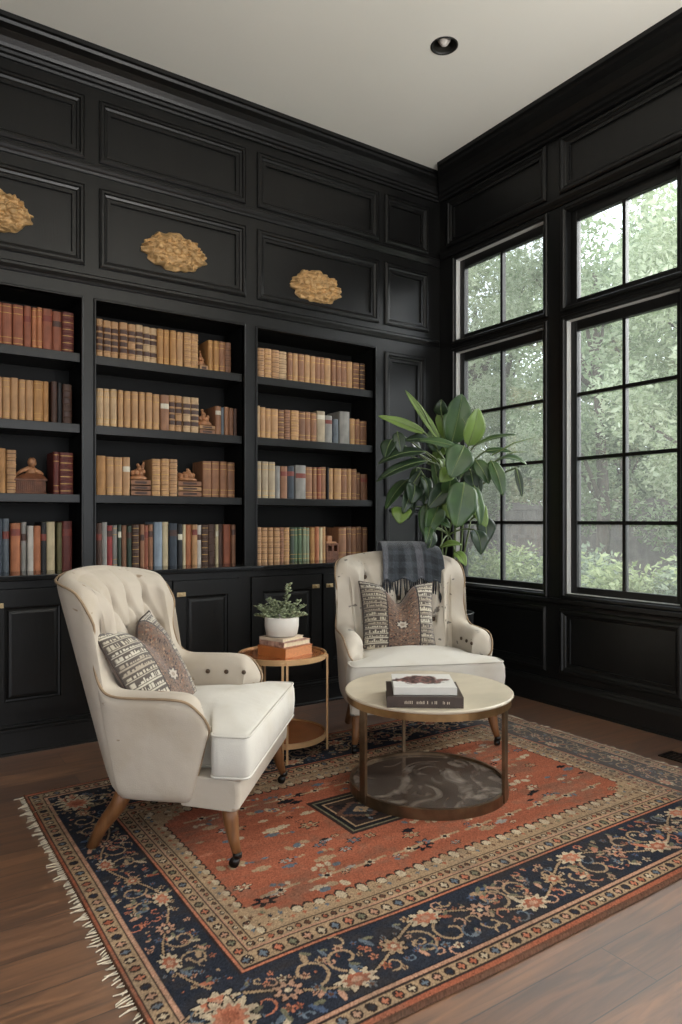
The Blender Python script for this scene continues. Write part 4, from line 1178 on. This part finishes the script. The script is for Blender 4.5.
def cover_material():
    m, nt, N, L, B = nodes('printed_cover')
    tc = N.new('ShaderNodeTexCoord'); mp = N.new('ShaderNodeMapping'); mp.inputs['Scale'].default_value = (9.5, 13.5, 0); mp.inputs['Location'].default_value = (.1, -.2, 0)
    L.new(tc.outputs['Object'], mp.inputs['Vector'])
    n1 = N.new('ShaderNodeTexNoise'); n1.inputs['Scale'].default_value = 22; n1.inputs['Detail'].default_value = 6; L.new(tc.outputs['Object'], n1.inputs['Vector'])
    ln = N.new('ShaderNodeVectorMath'); ln.operation = 'LENGTH'; L.new(mp.outputs[0], ln.inputs[0])
    ad = N.new('ShaderNodeMath'); ad.operation = 'MULTIPLY_ADD'; ad.inputs[1].default_value = -1.9; L.new(n1.outputs[0], ad.inputs[0]); L.new(ln.outputs['Value'], ad.inputs[2])
    rp = N.new('ShaderNodeMapRange'); rp.inputs[1].default_value = -.12; rp.inputs[2].default_value = .02; L.new(ad.outputs[0], rp.inputs[0])
    n2 = N.new('ShaderNodeTexNoise'); n2.inputs['Scale'].default_value = 60; L.new(tc.outputs['Object'], n2.inputs['Vector'])
    cr = N.new('ShaderNodeValToRGB'); e = cr.color_ramp.elements; e[0].position = .38; e[0].color = (*rgb(36, 32, 36), 1); e[1].position = .66; e[1].color = (*rgb(170, 120, 110), 1)
    x = e.new(.5); x.color = (*rgb(92, 66, 62), 1); L.new(n2.outputs[0], cr.inputs[0])
    mx = N.new('ShaderNodeMix'); mx.data_type = 'RGBA'; mx.inputs[7].default_value = (*rgb(222, 220, 214), 1)
    L.new(rp.outputs[0], mx.inputs[0]); L.new(cr.outputs[0], mx.inputs[6]); L.new(mx.outputs[2], B.inputs['Base Color']); B.inputs['Roughness'].default_value = .3
    return m
bk2 = slab_book('picture_book', 'white picture book with a dark floral cover, on top of the brown book', (-1.768, -1.868, tz + .0455), rv - .03, .255, .245, .03, mat('book_jacket_white', rgb(206, 202, 194), .35, vary=.1), 'books on the coffee table', mat('grey_pages', rgb(150, 144, 136), .8, vary=.3, vscale=120))
MB().box(-.1265, .1265, -.1215, .1215, .030, .0306).build('cover_print', cover_material(), bk2)

# ------------------------------------------------------------------ side table
ST = (-1.921, -.932)
st = thing('side_table', 'small round gold side table between the two armchairs', 'side table', (*ST, .0))
COP = mat('copper_top', rgb(178, 112, 66), .2, .25, vary=.25, vscale=5)
GOLDM = mat('satin_gold', rgb(208, 168, 122), .34, .45, vary=.2, vscale=10)
MB().lathe([(.0, .500), (.221, .500), (.221, .508), (.0, .508)], 56, caps=False).build('table_top', COP, st)
MB().lathe([(.2215, .488), (.229, .488), (.229, .515), (.2215, .515), (.2215, .488)], 56, caps=False).build('top_ring', GOLDM, st)
MB().lathe([(.0, .090), (.221, .090), (.221, .098), (.0, .098)], 56, caps=False).build('lower_shelf', COP, st)
MB().lathe([(.2215, .080), (.229, .080), (.229, .106), (.2215, .106), (.2215, .080)], 56, caps=False).build('shelf_ring', GOLDM, st)
for da in (3, 122, 278):
    a = camd - PI / 2 + math.radians(da); c, s = math.cos(a), math.sin(a)
    lg = MB()
    for off in (-.011, .011):
        P = []
        for z in (.0, .502):
            P.append([((.233 + dr) * c - (off + dw) * s, (.233 + dr) * s + (off + dw) * c, z) for dr, dw in ((-.005, -.0055), (.005, -.0055), (.005, .0055), (-.005, .0055))])
        lg.loft(P)
    lg.box(.233 * c - .012, .233 * c + .012, .233 * s - .012, .233 * s + .012, 0, .004)
    lg.build('leg', GOLDM, st)
z = .5155; SB = (-1.915, -.955)
r0 = rv + math.radians(52)
b1 = slab_book('side_table_book', 'thick copper-orange book, lowest of the stack on the side table', (*SB, z - .0075), rv + math.radians(-40), .20, .20, .05, mat('book_jacket_copper', rgb(186, 112, 62), .35, vary=.2), 'books on the side table', mat('copper_pages', rgb(196, 132, 84), .6, vary=.2, vscale=100))
b2 = slab_book('side_table_book', 'brown patterned book in the middle of the stack on the side table', (SB[0] + .004, SB[1] + .012, z + .0430), rv + math.radians(-42), .185, .19, .026, mat('book_jacket_pattern', rgb(128, 92, 80), .5, vary=.6, vscale=40, col2=rgb(200, 160, 140)), 'books on the side table', PAGES)
b3 = slab_book('side_table_book', 'thin cream book directly under the white plant pot', (SB[0] - .012, SB[1] + .018, z + .0695), rv + math.radians(-36), .16, .165, .016, mat('book_jacket_cream', rgb(206, 186, 164), .5, vary=.2), 'books on the side table', PAGES)
pz = z + .0862
pp = thing('potted_succulent', 'small green plant in a white pot on the stack of books', 'potted plant', (SB[0] - .012, SB[1] + .018, pz))
CER = mat('white_ceramic', rgb(214, 208, 198), .35, vary=.06, vscale=9, bump=.08, bscale=18)
MB().lathe([(.0, .0), (.070, .0), (.080, .006), (.088, .05), (.089, .096), (.085, .100), (.080, .094), (.078, .07), (.0, .07)], 40, caps=False).build('pot', CER, pp, smooth=True)
SOIL = mat('soil', rgb(46, 36, 28), .95, vary=.5, vscale=60, bump=.8, bscale=80)
MB().lathe([(.0, .078), (.05, .076), (.0755, .072)], 30, caps=False).build('soil', SOIL, pp, smooth=True)
HERB = mat('herb_leaf', rgb(176, 186, 146), .55, vary=.35, vscale=30, rand=.3)
HSTEM = mat('herb_stem', rgb(104, 112, 72), .6)
rg = random.Random(17)
Rv = Vector((.831, -.556, 0)); Fv = Vector((.556, .831, 0)); Uv = Vector((0, 0, 1))
def herb(base, tip, n, ls):
    base, tip = Vector(base), Vector(tip); mid = (base + tip) / 2 + Vector((0, 0, .012))
    pts = [(1 - t) ** 2 * base + 2 * t * (1 - t) * mid + t * t * tip for t in [k / 8 for k in range(9)]]
    so = MB().tube(pts, [.0022 - .0001 * k for k in range(9)], 5).build('sprig', HSTEM, pp, smooth=True)
    m = MB()
    for k in range(n):
        t = .25 + .75 * k / (n - 1); p = (1 - t) ** 2 * base + 2 * t * (1 - t) * mid + t * t * tip
        for w in range(3):
            a = rg.uniform(0, 2 * PI); d = Vector((math.cos(a), math.sin(a), rg.uniform(.1, .9))).normalized(); L = ls * rg.uniform(.7, 1.2)
            sd = d.cross(Vector((0, 0, 1))).normalized() * L * .28; up = sd.cross(d).normalized() * L * .12
            m.add([p, p + d * L * .5 + sd + up, p + d * L, p + d * L * .5 - sd + up, p + d * L * .5 - up], [(0, 1, 4), (1, 2, 4), (2, 3, 4), (3, 0, 4), (0, 3, 2, 1)])
    lf = m.build('leaves', HERB, so, smooth=True); lf['kind'] = 'stuff'
for dx, dz, df, n in ((-.095, .085, .0, 12), (-.062, .135, .02, 14), (-.03, .13, -.03, 14), (.0, .12, .01, 14), (.032, .215, .0, 20), (.03, .12, -.04, 12), (.075, .125, .0, 14), (.098, .10, .02, 12), (.112, .062, -.03, 10), (.06, .075, -.075, 10), (-.05, .09, -.06, 10), (-.085, .10, .03, 10), (.05, .10, .05, 12), (-.12, .055, -.01, 12), (-.11, .10, -.02, 12), (-.08, .06, -.06, 12), (-.045, .105, .0, 12), (.015, .09, -.07, 12), (.085, .07, -.05, 10)):
    b = Rv * dx * .35 + Fv * df * .4; herb((b.x, b.y, .07), tuple(Rv * dx * 1.15 + Fv * df + Uv * (.05 + dz)), n, .026)

# ------------------------------------------------------------- big leafy plant
PX, PY = -.45, -.60
pl = thing('potted_plant', 'tall leafy green plant in a dark planter behind the right armchair', 'potted plant', (PX, PY, 0))
MB().lathe([(.0, .0), (.135, .0), (.142, .01), (.160, .55), (.162, .572), (.166, .577), (.160, .582), (.150, .577), (.146, .52), (.0, .52)], 48, caps=False).build('planter', mat('planter_black', (.016, .017, .018), .42, vary=.2, bump=.15, bscale=40), pl, smooth=True)
MB().lathe([(.0, .535), (.09, .53), (.1465, .522)], 32, caps=False).build('soil', SOIL, pl, smooth=True)
LEAF = mat('plant_leaf', rgb(66, 94, 48), .34, vary=.4, vscale=7, col2=rgb(44, 70, 38), spec=.5)
LEAFY = mat('young_leaf', rgb(112, 140, 62), .38, vary=.3, vscale=7, spec=.5)
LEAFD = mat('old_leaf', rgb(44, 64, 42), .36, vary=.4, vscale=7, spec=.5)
STEM = mat('plant_stem', rgb(110, 128, 78), .5, vary=.2, vscale=14)
CAMP = Vector((-3.68, -4.11, 1.2))
def at(px, py, dep):
    """world point from the photograph's direction and a distance in metres"""
    return CAMP + Fv * dep + Rv * ((px - 341) / 697 * dep) + Uv * ((520 - py) / 697 * dep)
O = Vector((PX, PY, 0))
stems = []
for bx, by, ex, ey, ez in ((-.03, .0, -.10, -.03, 1.25), (.03, .02, .02, -.05, 1.45), (.0, -.04, .04, -.10, 1.35), (.04, .04, .10, -.10, 1.2), (-.05, .03, -.12, -.12, 1.1)):
    p = [Vector((bx, by, .53)), Vector((bx * 1.5, by * 1.3 - .01, .8)), Vector(((bx + ex) / 1.6, (by + ey) / 1.6, (ez + .7) / 2)), Vector((ex, ey, ez))]
    MB().tube([tuple(q) for q in catmull([tuple(q) for q in p], 5)], [.012 - .0005 * k for k in range(16)], 8).build('stem', STEM, pl, smooth=True); stems.append(p[-1])
def leaf(b, t, wid, m, droop=.06, up=None, fold=.25, wave=.3, seed=0, stalk=None, tipw=.5):
    """one leaf: blade from b to t, wid across at its widest, on a stalk from the nearest stem"""
    rg = random.Random(seed); L = (t - b).length; d = (t - b).normalized()
    nrm = (up if up is not None else Uv); side = d.cross(nrm)
    if side.length < .05: side = d.cross(Rv)
    side.normalize(); nrm = side.cross(d).normalized()
    if nrm.z < 0 and up is None: nrm = -nrm
    mid = (b + t) / 2 + nrm * droop + Vector((0, 0, droop * .3))
    n, c = 14, 9; loops = []; ph = rg.uniform(0, 6)
    for i in range(n + 1):
        q = i / n; p = (1 - q) ** 2 * b + 2 * q * (1 - q) * mid + q * q * t
        w = wid / 2 * max(.02, (math.sin(PI * min(1, q ** .85)) ** .62) * (1 - .18 * q)) if 0 < q < 1 else wid * .008
        l = []
        for k in range(c):
            s = -1 + 2 * k / (c - 1)
            hgt = abs(s) * fold * w - .4 * fold * w * s * s + wave * .10 * w * math.sin(q * 10 + ph + (1.5 if s > 0 else 0)) * s * s
            v = p + side * (s * w * (1 - .06 * wave * math.sin(q * 16 + ph))) + nrm * hgt - O; l.append(tuple(v))
        loops.append(l)
    lm = MB(); lm.loft(loops, False, False, False)
    lo = lm.build('leaf', m, pl, smooth=True, solid=.0016)
    pts = [(1 - q) ** 2 * b + 2 * q * (1 - q) * mid + q * q * t + nrm * .0012 - O for q in [k / 10 for k in range(11)]]
    s0 = min(stems, key=lambda s: (s - (b - O)).length) if stalk is None else stalk - O
    k1 = (s0 + pts[0]) / 2 + Vector((0, 0, .04)); pre = [tuple((1 - q) ** 2 * s0 + 2 * q * (1 - q) * k1 + q * q * pts[0]) for q in [j / 7 for j in range(7)]]
    MB().tube(pre + [tuple(p) for p in pts], [.0062 - .0002 * k for k in range(7)] + [.0048 - .00038 * k for k in range(11)], 6).build('midrib', STEM, lo, smooth=True)
TC = -Fv   # towards the viewer's side of the room
W_ = lambda px, dep: px / 697 * dep
LV = [  # base px, tip px, depth of base / tip, width px, material, droop, facing
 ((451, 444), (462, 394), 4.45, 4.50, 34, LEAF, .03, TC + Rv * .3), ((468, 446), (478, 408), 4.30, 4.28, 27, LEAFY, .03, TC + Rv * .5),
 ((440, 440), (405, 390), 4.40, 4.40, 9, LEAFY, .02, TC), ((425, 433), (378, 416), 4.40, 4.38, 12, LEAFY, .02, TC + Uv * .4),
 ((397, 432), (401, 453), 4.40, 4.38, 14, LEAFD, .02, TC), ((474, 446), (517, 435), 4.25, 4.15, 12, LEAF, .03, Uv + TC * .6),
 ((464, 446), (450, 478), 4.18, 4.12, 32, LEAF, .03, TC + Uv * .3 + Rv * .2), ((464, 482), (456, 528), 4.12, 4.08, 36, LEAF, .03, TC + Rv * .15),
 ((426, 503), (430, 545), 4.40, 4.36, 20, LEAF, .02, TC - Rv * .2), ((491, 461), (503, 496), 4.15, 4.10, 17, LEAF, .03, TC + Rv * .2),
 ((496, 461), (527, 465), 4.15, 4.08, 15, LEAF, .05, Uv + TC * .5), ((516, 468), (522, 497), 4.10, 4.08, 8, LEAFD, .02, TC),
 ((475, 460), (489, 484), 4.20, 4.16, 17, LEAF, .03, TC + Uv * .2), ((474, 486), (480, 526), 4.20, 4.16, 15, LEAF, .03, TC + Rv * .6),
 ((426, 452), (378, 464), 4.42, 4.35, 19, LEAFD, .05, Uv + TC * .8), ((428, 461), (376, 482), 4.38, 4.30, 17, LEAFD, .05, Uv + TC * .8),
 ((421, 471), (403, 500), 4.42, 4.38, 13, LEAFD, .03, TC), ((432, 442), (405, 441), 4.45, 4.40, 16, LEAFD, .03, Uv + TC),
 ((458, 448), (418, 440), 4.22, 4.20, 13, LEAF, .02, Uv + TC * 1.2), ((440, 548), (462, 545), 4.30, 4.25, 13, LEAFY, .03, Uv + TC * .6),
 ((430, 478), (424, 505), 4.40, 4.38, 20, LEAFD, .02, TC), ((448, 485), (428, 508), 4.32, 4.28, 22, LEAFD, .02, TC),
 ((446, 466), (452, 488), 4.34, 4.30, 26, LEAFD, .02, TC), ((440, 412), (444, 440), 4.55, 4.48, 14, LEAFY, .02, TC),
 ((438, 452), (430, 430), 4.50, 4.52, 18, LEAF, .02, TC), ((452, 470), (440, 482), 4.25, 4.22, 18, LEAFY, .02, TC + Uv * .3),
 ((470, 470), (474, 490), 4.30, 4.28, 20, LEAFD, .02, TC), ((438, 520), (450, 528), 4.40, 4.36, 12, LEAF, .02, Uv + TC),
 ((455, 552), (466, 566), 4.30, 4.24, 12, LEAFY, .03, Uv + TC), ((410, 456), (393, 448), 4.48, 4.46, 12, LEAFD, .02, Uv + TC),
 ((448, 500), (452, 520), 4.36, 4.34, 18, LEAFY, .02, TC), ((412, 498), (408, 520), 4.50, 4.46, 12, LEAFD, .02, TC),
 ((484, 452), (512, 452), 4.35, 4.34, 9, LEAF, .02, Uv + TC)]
rg = random.Random(77)
for k in range(26):
    px, py = rg.gauss(442, 26), rg.gauss(468, 30); dp = rg.uniform(4.28, 4.62)
    px = min(max(px, 392), 496); py = min(max(py, 415), 530); dx = (px - 444) * .25 + rg.uniform(-14, 14)
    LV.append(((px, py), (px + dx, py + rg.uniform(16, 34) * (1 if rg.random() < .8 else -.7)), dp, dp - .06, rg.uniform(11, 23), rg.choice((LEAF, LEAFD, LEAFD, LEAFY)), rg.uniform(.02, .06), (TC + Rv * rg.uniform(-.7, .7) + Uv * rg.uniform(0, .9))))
for (bx, by), (tx, ty) in (((470, 438), (462, 418)), ((492, 455), (536, 437)), ((430, 425), (414, 398)), ((500, 458), (528, 452))):
    MB().tube([tuple(at(bx, by, 4.3) - O), tuple(at((bx + tx) / 2, (by + ty) / 2 - 3, 4.28) - O), tuple(at(tx, ty, 4.26) - O)], [.006, .005, .002], 6).build('shoot', STEM, pl, smooth=True)
for i, (b, t, db, dt, w, m, dr, up) in enumerate(LV):
    leaf(at(*b, db), at(*t, dt), W_(w, dt), m, dr, up.normalized(), .25, .5, i)
# ------------------------------------------------------------------- outdoors
GZ = -.35
def ground():
    m = MB(); n = 40
    m.box(3.6, 40, -25, 45, GZ - .1, GZ)
    return m
struct(ground().build('ground_outside', mat('lawn', rgb(92, 106, 70), .95, vary=.45, vscale=1.2, bump=.6, bscale=20)))
struct(MB().box(.13, 3.6, -25, 45, GZ - .1, GZ - .005).build('bounce_ground', mat('bounce_pale', rgb(214, 208, 198), .8, vary=.1, vscale=2)))  # pale ground strip, added to bounce daylight up to the ceiling
FENCE = mat('fence_wood', rgb(126, 118, 112), .85, vary=.3, vscale=4, stretch=(1, 6, .6))
def fence(x0, y0, x1, y1, label):
    d = Vector((x1 - x0, y1 - y0, 0)); L = d.length; d.normalize(); nrm = Vector((-d.y, d.x, 0))
    o = thing('garden_fence', label, 'fence', (x0, y0, GZ)); o.rotation_euler = (0, 0, math.atan2(d.y, d.x))
    m = MB(); k = 0
    while k * .145 < L:
        m.box(k * .145, k * .145 + .14, -.012, .012, .05, 1.98 + .01 * (k % 3)); k += 1
    m.build('boards', FENCE, o)
    for z in (.35, 1.1, 1.8):
        MB().box(0, L, .012, .05, z, z + .09).build('rail', FENCE, o)
    k = 0
    while k * 2.4 < L:
        MB().box(k * 2.4 - .05, k * 2.4 + .05, -.07, -.012, 0, 2.05).build('post', FENCE, o); k += 1
fence(9.5, -4, 9.5, 22, 'grey board fence seen through the windows behind the bushes')
def leafcloud(name, blobs, count, size, m, parent, seed, flat=.0):
    """blobs: (x,y,z,rx,ry,rz) in local coordinates"""
    rg = np.random.default_rng(seed); vol = np.array([b[3] * b[4] * b[5] for b in blobs]) ** .8; cnt = (count * vol / vol.sum()).astype(int)
    C = []
    for b, c in zip(blobs, cnt):
        v = rg.normal(size=(c, 3)); v /= np.linalg.norm(v, axis=1)[:, None]; r = rg.random((c, 1)) ** .45
        C.append(np.array(b[:3]) + v * r * np.array(b[3:6]))
    C = np.vstack(C); n = len(C)
    d = rg.normal(size=(n, 3)); d[:, 2] = d[:, 2] * .6 - .2; d /= np.linalg.norm(d, axis=1)[:, None]
    nn = rg.normal(size=(n, 3)); nn[:, 2] = np.abs(nn[:, 2]) + .4; s = np.cross(d, nn); s /= np.linalg.norm(s, axis=1)[:, None]
    sz = size * (.6 + .8 * rg.random((n, 1)))
    P = np.stack([C - d * sz, C + s * sz * .42, C + d * sz, C - s * sz * .42], 1).reshape(-1, 3)
    me = bpy.data.meshes.new(name); me.vertices.add(4 * n); me.vertices.foreach_set('co', P.astype(np.float32).ravel())
    me.loops.add(4 * n); me.loops.foreach_set('vertex_index', np.arange(4 * n, dtype=np.int32))
    me.polygons.add(n); me.polygons.foreach_set('loop_start', (np.arange(n) * 4).astype(np.int32)); me.update(calc_edges=True); me.validate()
    me.materials.append(m); o = bpy.data.objects.new(name, me); COL.objects.link(o); o.parent = parent
    return o
def foliage_mat(name, c1, c2):
    m, nt, N, L, B = nodes(name)
    g = N.new('ShaderNodeNewGeometry'); mx = N.new('ShaderNodeMix'); mx.data_type = 'RGBA'
    mx.inputs[6].default_value = (*c1, 1); mx.inputs[7].default_value = (*c2, 1)
    L.new(g.outputs['Random Per Island'], mx.inputs[0]); L.new(mx.outputs[2], B.inputs['Base Color'])
    B.inputs['Roughness'].default_value = .6; B.inputs['Specular IOR Level'].default_value = .25
    tr = N.new('ShaderNodeBsdfTranslucent'); L.new(mx.outputs[2], tr.inputs[0])
    ms = N.new('ShaderNodeMixShader'); ms.inputs[0].default_value = .45
    L.new(B.outputs[0], ms.inputs[1]); L.new(tr.outputs[0], ms.inputs[2]); L.new(ms.outputs[0], N['Material Output'].inputs[0])
    return m
FOL = [foliage_mat('tree_leaf_mid', rgb(128, 146, 108), rgb(190, 198, 170)), foliage_mat('tree_leaf_pale', rgb(152, 166, 130), rgb(206, 212, 186)), foliage_mat('tree_leaf_deep', rgb(116, 134, 102), rgb(176, 188, 158))]
BARK = mat('tree_bark', rgb(104, 94, 84), .9, vary=.4, vscale=6, stretch=(4, 4, .6), bump=.6, bscale=12)
KIND_T = ['mid green', 'pale green', 'deeper green']
def tree(i, x, y, h, r, kind, count, label, low=.28):
    rg = random.Random(100 + i); o = thing('garden_tree', label, 'tree', (x, y, GZ), 0, 'trees outside the windows')
    tp = [(0, 0, 0), (rg.uniform(-.1, .1), rg.uniform(-.1, .1), h * .25), (rg.uniform(-.25, .25), rg.uniform(-.25, .25), h * .55), (rg.uniform(-.3, .3), rg.uniform(-.3, .3), h * .85)]
    MB().tube([tuple(p) for p in catmull(tp, 4)], [.14 * h / 7 * (1 - .06 * k) for k in range(13)], 10).build('trunk', BARK, o, smooth=True)
    bl = []
    for k in range(26):
        a = rg.uniform(0, 2 * PI); q = rg.random(); z = h * (low + (1 - low) * q); rr_ = r * (1 - .55 * abs(q - .4)) * math.sqrt(rg.random())
        b = rg.uniform(.22, .40) * r; c = (rr_ * math.cos(a), rr_ * math.sin(a), z); bl.append((*c, b, b, b * .7))
        if k % 4 == 0:
            s = tp[1] if q < .4 else tp[2]
            MB().tube([s, ((s[0] + c[0]) / 2, (s[1] + c[1]) / 2, (s[2] + c[2]) / 2 + .2), c], [.05, .035, .012], 6).build('branch', BARK, o, smooth=True)
    leafcloud('crown', bl, count, .05 + .0025 * r * (x - 5), FOL[kind], o, 200 + i)
TREES = [(6.6, 6.4, 6.5, 2.0, 1, 'pale green tree seen through the window beside the potted plant', 17000), (7.0, 3.6, 7.0, 2.1, 0, 'mid green tree outside, filling the middle of the wider window', 17000),
 (6.8, 1.0, 6.6, 2.0, 1, 'pale green tree outside, cut by the right photo edge', 17000), (9.8, 9.6, 8.6, 2.6, 0, 'tall mid green tree behind the pale one, beside the potted plant', 18000),
 (11.5, 6.2, 8.7, 2.9, 2, 'tall deeper green tree standing beyond the fence behind the mid green one', 19000), (11.5, 2.0, 8.4, 2.9, 0, 'tall mid green tree beyond the fence at the right photo edge', 18000),
 (13.5, 11.6, 9.6, 3.2, 2, 'deeper green tree far beyond the corner window', 18000), (10.4, 13.2, 7.5, 2.8, 1, 'pale tree at the far end of the garden, left of the corner window', 17000),
 (16.0, 7.5, 7.5, 3.4, 1, 'distant pale tree between the two windows, beyond the fence', 17000)]
for i, (x, y, h, r, k, lb, c) in enumerate(TREES): tree(i, x, y, h, r, k, c, lb, .2)
BUSH = [foliage_mat('bush_leaf_pale', rgb(130, 144, 98), rgb(184, 192, 148)), foliage_mat('bush_leaf_grey', rgb(120, 134, 110), rgb(180, 188, 164))]
BB2 = [(4.4, 5.2, 1.1), (4.9, 4.3, 1.05), (4.6, 3.3, 1.1), (5.0, 2.4, 1.15), (4.5, 1.5, 1.1), (5.0, .6, 1.1), (4.6, -.4, 1.1), (5.6, 6.4, 1.15), (6.3, 7.6, 1.25)]
BLB = ['under the corner window beside the plant', 'at the middle muntin of the corner window', 'at the right side of the corner window', 'behind the mullion between the windows', 'at the left side of the wider window', 'at the middle muntin of the wider window', 'at the right photo edge', 'behind the first bush beyond the corner window', 'farthest along the fence beyond the corner window', 'outside the frontmost windows']
for i, (x, y, r) in enumerate(BB2):
    o = thing('garden_bush', '%s garden bush low outside, %s' % (('pale yellow-green', 'grey-green')[i % 2], BLB[i]), 'bush', (x, y, GZ), 0, 'bushes along the garden bed')
    rg = random.Random(300 + i); bl = [(rg.uniform(-.6, .6) * r, rg.uniform(-.6, .6) * r, rg.uniform(.25, .85) * r, .42 * r, .42 * r, .32 * r) for _ in range(12)]
    leafcloud('bush_leaves', bl, 3200, .05, BUSH[i % 2], o, 400 + i)['kind'] = 'stuff'
    for k in range(4):
        a = k * 1.6; MB().tube([(0, 0, 0), (.15 * math.cos(a), .15 * math.sin(a), .3), (.35 * math.cos(a), .35 * math.sin(a), .6 * r)], [.02, .015, .006], 6).build('twig', BARK, o, smooth=True)

# --------------------------------------------------------------------- lights
w = bpy.data.worlds.new('overcast_sky'); SC.world = w; w.use_nodes = True
N = w.node_tree.nodes; L = w.node_tree.links; bg = N['Background']
tc = N.new('ShaderNodeTexCoord'); sp = N.new('ShaderNodeSeparateXYZ'); L.new(tc.outputs['Generated'], sp.inputs[0])
rp = N.new('ShaderNodeValToRGB'); e = rp.color_ramp.elements
e[0].position = .0; e[0].color = (.88, .91, .94, 1); e[1].position = .7; e[1].color = (.76, .84, .96, 1)
L.new(sp.outputs[2], rp.inputs[0]); L.new(rp.outputs[0], bg.inputs['Color']); bg.inputs['Strength'].default_value = 4.0
def sun(name, rot, strength, angle, col):
    l = bpy.data.lights.new(name, 'SUN'); l.energy = strength; l.angle = math.radians(angle); l.color = col
    o = bpy.data.objects.new(name, l); COL.objects.link(o); o.rotation_euler = rot; o.location = (6, 0, 8)
sd = Vector((-.82, .22, -.50)); sun('hazy_sun', sd.to_track_quat('-Z', 'Y').to_euler(), 9.0, 45, (1, .97, .93))
def area(name, loc, aim, sx, sy, power, col):
    l = bpy.data.lights.new(name, 'AREA'); l.shape = 'RECTANGLE'; l.size = sx; l.size_y = sy; l.energy = power; l.color = col
    o = bpy.data.objects.new(name, l); COL.objects.link(o); o.location = loc
    o.rotation_euler = (Vector(aim) - Vector(loc)).to_track_quat('-Z', 'Y').to_euler()
# unseen fill lights, added at the wall openings behind the camera
area('front_fill', (-3.95, YR - .15, 1.8), (-3.95, 0, 1.4), 2.0, 2.7, 8, (1, .97, .93))
area('front_fill', (-1.55, YR - .15, 1.8), (-1.55, 0, 1.4), 2.0, 2.7, 12, (.97, .98, 1))
area('side_fill', (XL - .15, -4.6, 1.75), (0, -2.0, 1.4), 1.9, 2.7, 12, (1, .95, .88))

# added fill light behind the camera, aimed up to brighten the ceiling
area('ceiling_fill', (-1.3, -4.9, 1.75), (-1.3, -4.8, 3.8), .5, .5, 200, (1, .96, .90))

# --------------------------------------------------------------------- camera
cam = bpy.data.cameras.new('camera'); co = bpy.data.objects.new('camera', cam); COL.objects.link(co)
co.location = (-3.68, -4.11, 1.2)
nn = math.hypot(1042, 697); fwd = Vector((697 / nn, 1042 / nn, 0))
co.rotation_euler = fwd.to_track_quat('-Z', 'Y').to_euler()
cam.sensor_fit = 'HORIZONTAL'; cam.sensor_width = 36; cam.lens = 697 / 682 * 36; cam.shift_y = 8 / 682; cam.clip_start = .05
SC.camera = co
SC.view_settings.view_transform = 'Standard'; SC.view_settings.look = 'None'; SC.view_settings.gamma = 1; SC.view_settings.exposure = -.28
SC.view_settings.use_curve_mapping = False
SC.cycles.use_denoising = True
SC.cycles.max_bounces = 10; SC.cycles.diffuse_bounces = 5; SC.cycles.glossy_bounces = 4; SC.cycles.transparent_max_bounces = 16; SC.cycles.sample_clamp_indirect = 6
